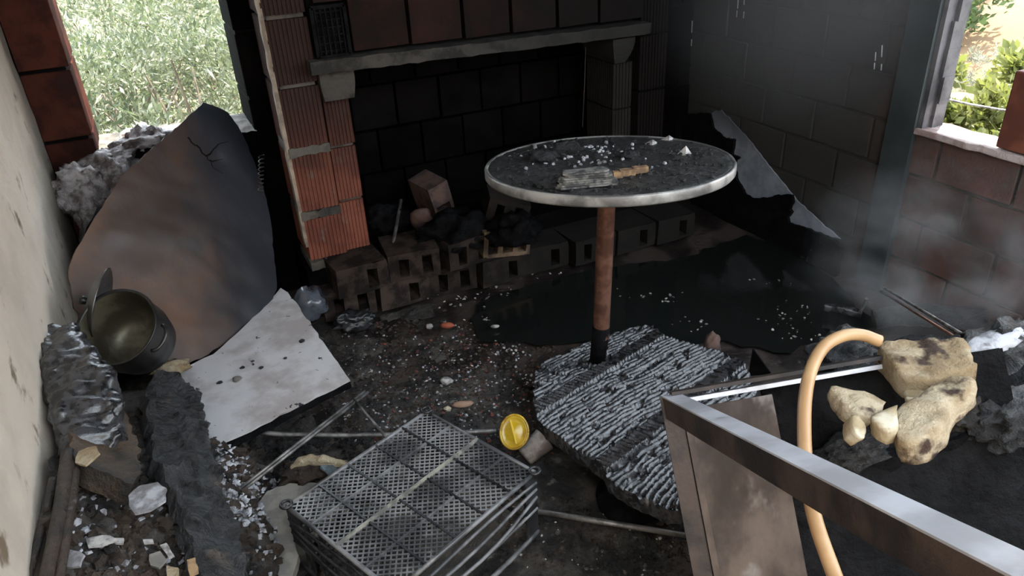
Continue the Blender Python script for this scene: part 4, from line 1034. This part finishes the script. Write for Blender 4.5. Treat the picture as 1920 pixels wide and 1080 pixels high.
# pale slab beside crate, scorched cloth
flake([(476, 975), (482, 945), (500, 922), (535, 908), (580, 905), (640, 908), (660, 940), (600, 980), (560, 1040), (545, 1100), (500, 1130), (474, 1080)], .15, .022, M_SLAB, 'pale grey rounded stone slab beside the crate corner', 2, 'stone_slab', 'slab')
tag(lump('scorched_cloth', Pz(590, 880, .15), (.075, .04, .035), M_CHARBROWN, 81, .5, 2.4, 4, ridg=.3), 'crumpled scorched cloth beneath the crate edge', 'cloth')
strip_body('yellowed_fold', [Pz(548, 878, .17), Pz(575, 862, .19), Pz(610, 864, .19), Pz(650, 872, .17)], [.008, .014, .012, .008], .009, M_FOAM, 'yellowish singed cloth fold on the scorched cloth', 'cloth', 5, .006, 40)
strip_body('blue_scrap', [Pz(606, 872, .18), Pz(630, 890, .17), Pz(645, 905, .16)], [.012, .018, .010], .006, mat('faded_blue', (.16, .22, .25), (.08, .10, .11), 30, rough=.8), 'faded blue scrap of cloth at the crate edge', 'cloth', 6, .005, 40)

# rods and tubes
fr2 = empty('bent_rack', Pz(560, 840, .1), 'thin bent metal rack lying across the floor behind the crate', 'rack')
a_, b_ = Pz(422, 942, .20), Pz(688, 734, .20); sid = (b_ - a_).cross(Vector((0, 0, 1))).normalized()
MB().tube([a_ + sid * .005, b_ + sid * .005], .0042, 8).build('rod', M_ROD, fr2, True)
MB().tube([a_ - sid * .006, b_ - sid * .006], .0042, 8).build('rod', M_ROD, fr2, True)
MB().tube([Pz(662, 748, .20), Pz(735, 832, .20)], .0045, 8).build('cross_rod', M_ROD, fr2, True)
MB().tube(catmull([Pz(396, 806, .20), Pz(424, 795, .205), Pz(446, 798, .20), Pz(500, 812, .18), Pz(600, 816, .16), Pz(780, 814, .13), Pz(930, 808, .10)], 6), .0068, 10).build('bent_tube', M_ROD, fr2, True)
tag(MB().tube([Pz(452, 862, .16), Pz(510, 882, .155)], .006, 8).build('short_rod', M_ROD), 'short grey rod stub under the bent metal rack', 'rod')
tag(MB().tube([Pz(985, 955, .07), Pz(1300, 1006, .06)], .0075, 10).build('metal_tube', M_ROD, None, True), 'long grey metal tube on the floor from crate to cabinet', 'tube')
rd = empty('double_rod', Pz(1700, 580, .2), 'pair of thin rods leaning up behind the foam block', 'rod')
MB().tube([Pz(1658, 540, .30), Pz(1806, 628, .52)], .0042, 7).build('rod', M_ROD, rd, True)
MB().tube([Pz(1652, 546, .29), Pz(1790, 632, .51)], .0035, 7).build('rod', M_RUST, rd, True)
tag(MB().tube([Pz(1612, 586, .05), Pz(1625, 560, .13)], .006, 7).build('bent_bar', M_ROD), 'short bent bar standing at the puddle edge', 'bar')
strip_body('charred_stick', [Pz(1546, 576, .04), Pz(1580, 580, .045), Pz(1616, 590, .04)], [.012, .016, .012], .014, M_CHARWOOD, 'short charred stick at the far edge of the puddle', 'stick', 14, .004, 40)
strip_body('charred_beam', [Pz(1640, 600, .06), Pz(1720, 590, .08), Pz(1850, 600, .10)], [.03, .04, .04], .03, M_CHAR, 'charred beam end lying against the brick wall under the window', 'beam', 19, .01, 20)
# plastic jug scrap beside the pale board
tag(lump('melted_bottle', Pz(580, 572, .20), (.055, .045, .06), mat('smoky_plastic', (.10, .11, .13), (.03, .03, .04), 12, rough=.2, spec=.7), 90, .4, 2, 3, ridg=.25), 'melted grey plastic bottle behind the pale board', 'bottle')
tag(lump('melted_bag', Pz(665, 602, .03), (.07, .04, .035), M_PLASTIC, 91, .5, 2.2, 4, ridg=.35), 'black melted plastic lump in front of the hearth kerb', 'plastic')

# ------------------------------------------------------------------ loose debris on the floor
def scatter(n, region, seed, zf):
    rnd = random.Random(seed); out = []
    while len(out) < n:
        px_, py_ = rnd.uniform(region[0], region[2]), rnd.uniform(region[1], region[3])
        p = Pz(px_, py_, 0.0)
        if XL < p.x < XR and p.y < 2.6: p.z = max(zf(p.x, p.y), floor_h(p.x, p.y) - .012); out.append(p)
    return out
hz_ = lambda x, y: heap_h(x, y)
chips('floor_grit', scatter(2600, (600, 600, 1040, 880), 1, hz_), M_CHARBROWN, 'dark brown grit and cinders covering the middle of the floor', 'grit', 11, (.003, .010))
chips('floor_ash', scatter(520, (640, 620, 1000, 860), 2, hz_), M_ASH, 'grey ash flecks on the middle of the floor', 'ash', 12, (.002, .007))
chips('pale_grit', scatter(70, (620, 600, 1010, 830), 3, hz_), M_WHITE, 'scattered pale plaster crumbs on the floor', 'grit', 13, (.002, .008))
chips('red_grit', scatter(240, (700, 600, 1040, 880), 4, hz_), mat('red_grit', (.16, .05, .035), (.09, .035, .03), 30, rough=.8), 'reddish brick crumbs on the floor', 'grit', 14, (.003, .009))
chips('front_grit', scatter(900, (940, 940, 1340, 1090), 5, hz_), M_CHARBROWN, 'dark grit on the floor between crate and cabinet', 'grit', 15, (.003, .009))
chips('front_crumbs', scatter(60, (940, 950, 1340, 1090), 6, hz_), M_WHITE, 'few pale crumbs between crate and cabinet', 'grit', 16, (.002, .006))
pud = []
rnd = random.Random(8)
for (cx, cy, n_) in ((1300, 600, 12), (1490, 580, 16), (1440, 525, 6), (960, 655, 14), (905, 600, 8), (1500, 630, 14), (860, 565, 26), (920, 545, 16), (1010, 520, 8), (1260, 560, 10), (1470, 605, 10), (1180, 560, 6)):
    for i in range(n_): pud.append(Pz(rnd.gauss(cx, 22), rnd.gauss(cy, 7), .008))
chips('puddle_flakes', pud, M_WHITE, 'pale flakes floating on the black puddle', 'flakes', 17, (.002, .008), flat=.3)
chips('coal_grit', scatter(700, (400, 820, 700, 1000), 9, hz_), M_CHAR, 'black coals beneath the bent metal rack', 'coals', 18, (.005, .016))
wa = []
rnd = random.Random(10)
for i in range(900):
    px_ = rnd.uniform(425, 545); py_ = rnd.uniform(885, 1040); p = Pz(px_, py_, .10); p = Pz(px_, py_, .13); p.z = max(heap_h(p.x, p.y) + rnd.uniform(0, .012), .10 + .04 * abs(noise.noise(p * 14))); wa.append(p)
chips('white_ash', wa, mat('white_ash', (.55, .55, .58), (.16, .16, .17), 30, rough=.8), 'white flaky ash between charred plank and stone slab', 'ash', 19, (.003, .010), flat=.4)
ha = []
for i in range(2200):
    x = rnd.uniform(XL + .02, .1); y = rnd.uniform(.8, 1.9); ha.append(Vector((x, y, heap_h(x, y))))
chips('heap_cinders', ha, M_CHARBROWN, 'burnt crumbs on the ash heap by the plaster wall', 'cinders', 20, (.004, .020), flat=.9)
chips('heap_ash', [Vector((x, y, heap_h(x, y) + .004)) for x, y in ((rnd.uniform(XL + .03, -.02), rnd.uniform(.85, 1.45)) for _ in range(420))], M_ASH, 'grey ash crumbs at the near end of the ash heap', 'ash', 23, (.003, .011), flat=.6)
for i, (a_, b_, r_, m_, lb) in enumerate([(838, 610, (.030, .014, .012), mat('red_tile', (.30, .08, .045), rough=.8), 'small orange red brick shard on the floor before the kerb'), (805, 612, (.014, .01, .012), M_WHITE, 'small white stone left of the orange red shard'),
        (928, 612, (.016, .008, .006), M_WHITE, 'curved white chip at the puddle edge'), (838, 715, (.022, .014, .016), M_WHITE, 'whitish stone in the middle of the gritty floor'), (868, 766, (.035, .014, .010), mat('tan_chip', (.30, .19, .13), rough=.8), 'tan elongated chip on the gritty floor'),
        (840, 776, (.012, .010, .010), M_FOAMPALE, 'cream crumb beside the far crate corner'), (790, 410, (.05, .03, .05), M_PINK, 'broken pinkish brick bit inside the firebox')]):
    z_ = .02 if i < 6 else .27; p = Pz(a_, b_, z_); p.z = max(p.z, heap_h(p.x, p.y) + .004 if i < 6 else p.z)
    tag(lump('stone_chip', p, r_, m_, 100 + i, .3, 2, 2, rot=-.4), lb, 'chip', 'loose chips on the floor')

# ------------------------------------------------------------------ right wall: pale sheet and charred remnant
wpl = Plane(Vector((XR - .012, 2.9, .3)), Vector((XR - .012, 1.9, .3)), Vector((XR - .012, 2.9, .6)))
tag(slab('pale_sheet', [(1330, 212), (1352, 206), (1400, 258), (1450, 322), (1500, 382), (1540, 418), (1575, 448), (1545, 440), (1480, 424), (1430, 430), (1380, 390), (1372, 300), (1352, 258), (1334, 238)], wpl, .006, M_PALEPATCH, res=.03, step=.02, jag=.004), 'pale blue grey strip of sheet sloping along the sooty wall', 'sheet')
cpl = Plane(Vector((XR - .05, 2.95, .0)), Vector((XR - .05, 1.9, .0)), Vector((XR - .02, 2.95, .5)))
tag(slab('charred_plywood', [(1262, 330), (1280, 215), (1330, 212), (1336, 240), (1352, 256), (1376, 262), (1372, 290), (1385, 296), (1374, 306), (1382, 340), (1398, 366), (1412, 372), (1440, 370), (1452, 366), (1484, 366), (1486, 380), (1480, 392), (1484, 398), (1476, 408), (1478, 418), (1510, 428), (1560, 450), (1580, 470), (1560, 545), (1480, 500), (1400, 445), (1300, 385)], cpl, .015, M_BLACK, res=.03, step=.012, jag=.005), 'black charred panel with ragged top edge against the sooty wall', 'panel')
for i, (a_, b_) in enumerate([(1390, 14), (1292, 66), (1648, 112)]):  # steel dashes added to stand in for glints on the wall
    e = empty('wall_glint', Px(a_, b_, XR - .012), ['added steel dashes for the glint highest on the sooty wall', 'added steel dashes for the dim glint near the dark corner beside the mantel', 'added steel dashes for the bright glint on the sooty wall beside the dark post'][i], 'wire', 'made-up glints on the sooty wall')
    for (ox, oz, ll) in ((-6, -6, 16), (6, -16, 22), (-8, 12, 12), (5, 14, 12)):
        MB().tube([Px(a_ + ox, b_ + oz - ll / 2, XR - .016), Px(a_ + ox - 1, b_ + oz + ll / 2, XR - .014)], .0022, 6).build('glint_dash', M_STEEL, e, True)

# red-brown block on the sill, pale cable outside
rb = Px(1905, 190, XR + .10)
blk = MB().box((XR + .00, 1.02, SILL + .010), (XR + .11, Px(1872, 250, XR).y, SILL + .255)); o = blk.build('clay_block', M_REDBLOCK, None, base=True); tag(o, 'red brown clay block standing on the crumbled window sill', 'block')
bv = o.modifiers.new('bevel', 'BEVEL'); bv.width = .006; bv.segments = 2
tag(MB().tube(catmull([Px(1680, 178, XR + 1.0), Px(1760, 184, XR + 1.0), Px(1830, 198, XR + 1.0), Px(1990, 225, XR + 1.0)], 6), .006, 7).build('cable', M_WHITE, None, True), 'pale cable strung across outside the right hand window', 'cable')

# ------------------------------------------------------------------ outside
def ground_z(x, y):
    z = -.75 + .10 * fbm(Vector((x * .3, y * .3, 0)))
    d = max(0, x - 8.5); z += d * .42 - .004 * d * d
    if x < 4: z += max(0, y - 9) * .22
    return z
def terrain(name, x0, x1, y0, y1, nx, ny, m_, label=None):
    vs = [Vector((x0 + (x1 - x0) * i / nx, y0 + (y1 - y0) * j / ny, 0)) for j in range(ny + 1) for i in range(nx + 1)]
    for v in vs: v.z = ground_z(v.x, v.y) + (.25 * fbm(v * .8) if v.x > 9 else .04 * fbm(v * 2))
    fs = [(j * (nx + 1) + i, j * (nx + 1) + i + 1, (j + 1) * (nx + 1) + i + 1, (j + 1) * (nx + 1) + i) for j in range(ny) for i in range(nx)]
    o = mesh_obj(name, vs, fs, m_, None, True); o['kind'] = 'structure'; return o
terrain('ground', -14, 8.6, -14, 22, 60, 90, M_GRASSG)
terrain('hillside', 8.5, 40, -14, 32, 90, 110, M_DRY)

def foliage_mesh(rx, ry, rz, n, leaf, seed, clumps=40, aspect=.42, tall=False):
    rnd = random.Random(seed); V = []; Fc = []
    cen = []
    for i in range(clumps):
        v = Vector((rnd.gauss(0, 1), rnd.gauss(0, 1), rnd.gauss(0, 1))).normalized() * rnd.uniform(.35, 1.0) ** .5
        cen.append((Vector((v.x * rx, v.y * ry, rz + v.z * rz)), rnd.uniform(.14, .30) * min(rx, rz)))
    for i in range(n):
        c, r_ = cen[rnd.randrange(clumps)]
        p = c + Vector((rnd.gauss(0, 1), rnd.gauss(0, 1), rnd.gauss(0, .9))) * r_ * .42
        if p.z < 0: p.z = rnd.uniform(0, .2)
        d = (Vector((rnd.gauss(0, .6), rnd.gauss(0, .6), rnd.uniform(.0, 1.4))) + (p - c) * (1.5 / r_) * .4).normalized()
        w2 = d.cross(Vector((rnd.gauss(0, 1), rnd.gauss(0, 1), rnd.gauss(0, 1)))).normalized()
        L = leaf * rnd.uniform(.6, 1.4); k = len(V)
        V += [p, p + d * L * .5 + w2 * L * aspect * .5, p + d * L, p + d * L * .5 - w2 * L * aspect * .5]; Fc.append((k, k + 1, k + 2, k + 3))
    me = bpy.data.meshes.new('foliage'); me.from_pydata([v[:] for v in V], [], Fc); me.update(); return me
def stems_mesh(rx, rz, seed, n=9):
    rnd = random.Random(seed); mb = MB()
    for i in range(n):
        a = rnd.uniform(0, 6.28); q = Vector((math.cos(a) * rx * rnd.uniform(.2, .8), math.sin(a) * rx * rnd.uniform(.2, .8), rz * rnd.uniform(1.2, 1.8)))
        mb.tube([Vector((0, 0, -.2)), q * .45 + Vector((0, 0, .1)), q], .022, 5, .006)
    me = bpy.data.meshes.new('stems'); me.from_pydata([v[:] for v in mb.v], [], mb.f); me.materials.append(M_TWIG); me.update(); return me
def shrub(name, p, fm, sm, mt_, label, sc_=1.0, rz=0.0, group=None, cat='shrub'):
    e = empty(name, p, label, cat, group); e.rotation_euler = (0, 0, rz); e.scale = (sc_,) * 3
    f = bpy.data.objects.new('foliage', fm); COL.objects.link(f); f.parent = e
    if not fm.materials: fm.materials.append(mt_)
    g_ = bpy.data.objects.new('stems', sm); COL.objects.link(g_); g_.parent = e
    return e
SM = stems_mesh(.8, .8, 1); SMC = stems_mesh(.5, .30, 2)
FA = [foliage_mesh(.95, .95, .85, 8500, .058, i, 80, .26) for i in range(3)]
for f in FA: f.materials.append(M_LEAF_A)
FB = foliage_mesh(.9, .9, .7, 4200, .09, 9, 50, .5); FB.materials.append(M_LEAF_B)
FC_ = [foliage_mesh(.7, .7, .42, 5200, .062, 20 + i, 44, .55) for i in range(2)]
for f in FC_: f.materials.append(M_LEAF_C)
FD = foliage_mesh(.8, .8, .5, 2600, .07, 31, 40, .3); FD.materials.append(M_LEAF_D)
gl = 'pale shrubs outside the window beside the fireplace'
left_spots = [(-.75, 5.6, 0), (.25, 5.3, 1), (-1.75, 6.2, 2), (.95, 6.4, 0), (-.3, 7.0, 1), (-1.3, 7.8, 2), (.6, 8.2, 1), (-2.3, 8.6, 0), (-.4, 9.2, 2), (1.4, 9.4, 0)]
ll = ['pale leafy shrub right outside the left window, beside the red jamb', 'pale leafy shrub right outside the left window, above the curved sheet', 'pale shrub by the red jamb, second row', 'pale shrub by the dark jamb, second row',
      'pale shrub in the middle of the left window', 'pale shrub behind the red jamb', 'pale shrub near the dark jamb further back', 'farthest pale shrub behind the red jamb', 'pale shrub at the top of the left window', 'farthest pale shrub behind the dark jamb']
for i, (x, y, k) in enumerate(left_spots):
    shrub('leafy_shrub', (x, y, ground_z(x, y) - .05), FA[k], SM, None, ll[i], .95 + .12 * (i % 3), i * 1.3, gl)
shrub('green_bush', (-.55, 4.5, -.80), FB, SM, None, 'deeper green low bush below the left window', .85, .4, gl)
gr_ = 'bushes outside the right hand window'
rs = [(4.3, 2.55, 0, 'yellow green bush closest to the dark reveal of the right window'), (4.9, 2.95, 1, 'yellow green bush behind the pale cable'), (5.0, 2.35, 0, 'yellow green bush beside the clay block'), (5.6, 3.6, 1, 'taller yellow green bush further from the right window'), (5.2, 1.75, 1, 'yellow green bush behind the clay block')]
for i, (x, y, k, lb) in enumerate(rs): shrub('broadleaf_bush', (x, y, ground_z(x, y) + .05), FC_[k], SMC, None, lb, .98 + .06 * i, i * 2.1, gr_)
for i, (x, y, lb) in enumerate([(8.2, 5.2, 'grey dry brush at the foot of the hillside'), (9.3, 5.0, 'grey dry brush higher on the hillside')]): shrub('dry_brush', (x, y, ground_z(x, y) - .1), FD, SMC, None, lb, .55, i, gr_)
for i, (x, y, lb) in enumerate([(9.6, 4.1, 'green bush on the hillside above the clay block'), (8.9, 6.6, 'green bush on the hillside behind the reveal')]): shrub('green_bush', (x, y, ground_z(x, y) - .1), FB, SM, None, lb, 1.0, i + 2, gr_)

# ------------------------------------------------------------------ smoke hanging below the right window
sm = bpy.data.materials.new('smoke'); sm.use_nodes = True; nt = sm.node_tree; nt.nodes.remove(nt.nodes['Principled BSDF'])
vsx = nt.nodes.new('ShaderNodeVolumePrincipled'); vsx.inputs['Color'].default_value = (.85, .82, .80, 1)
tcn = nt.nodes.new('ShaderNodeTexCoord'); nn = nt.nodes.new('ShaderNodeTexNoise'); nn.inputs['Scale'].default_value = 2.6; nn.inputs['Detail'].default_value = 4; nn.inputs['Distortion'].default_value = .6
ln_ = nt.nodes.new('ShaderNodeVectorMath'); ln_.operation = 'LENGTH'
r1 = nt.nodes.new('ShaderNodeMapRange'); r1.inputs[1].default_value = .48; r1.inputs[2].default_value = .72
r2 = nt.nodes.new('ShaderNodeMapRange'); r2.inputs[1].default_value = 1.0; r2.inputs[2].default_value = .25; r2.interpolation_type = 'SMOOTHSTEP'
mu = nt.nodes.new('ShaderNodeMath'); mu.operation = 'MULTIPLY'; mu2 = nt.nodes.new('ShaderNodeMath'); mu2.operation = 'MULTIPLY'; mu2.inputs[1].default_value = 1.7
nt.links.new(tcn.outputs['Object'], nn.inputs['Vector']); nt.links.new(tcn.outputs['Object'], ln_.inputs[0]); nt.links.new(ln_.outputs['Value'], r2.inputs[0]); nt.links.new(nn.outputs['Fac'], r1.inputs[0])
nt.links.new(r1.outputs[0], mu.inputs[0]); nt.links.new(r2.outputs[0], mu.inputs[1]); nt.links.new(mu.outputs[0], mu2.inputs[0]); nt.links.new(mu2.outputs[0], vsx.inputs['Density'])
nt.links.new(vsx.outputs[0], nt.nodes['Material Output'].inputs['Volume'])
vsi, fsi = ico(3); me = bpy.data.meshes.new('smoke'); me.from_pydata([v[:] for v in vsi], [], fsi); me.materials.append(sm)
so_ = bpy.data.objects.new('smoke', me); COL.objects.link(so_); so_.location = (1.95, 1.20, .42); so_.scale = (.44, .55, .38)
tag(so_, 'thin smoke drifting up below the right hand window', 'smoke', kind='stuff')
hm = sm.copy(); hm.name = 'haze'
for nd in hm.node_tree.nodes:
    if nd.type == 'MATH' and not nd.inputs[1].is_linked: nd.inputs[1].default_value = .42
    if nd.type == 'TEX_NOISE': nd.inputs['Scale'].default_value = .9
    if nd.type == 'MAP_RANGE' and abs(nd.inputs[1].default_value - .48) < .01: nd.inputs[1].default_value = .25
me2 = me.copy(); me2.materials.clear(); me2.materials.append(hm)
hz2 = bpy.data.objects.new('haze', me2); COL.objects.link(hz2); hz2.location = (1.93, 1.95, 1.35); hz2.scale = (.46, .85, .75)
tag(hz2, 'faint smoke haze in front of the sooty wall', 'smoke', kind='stuff')
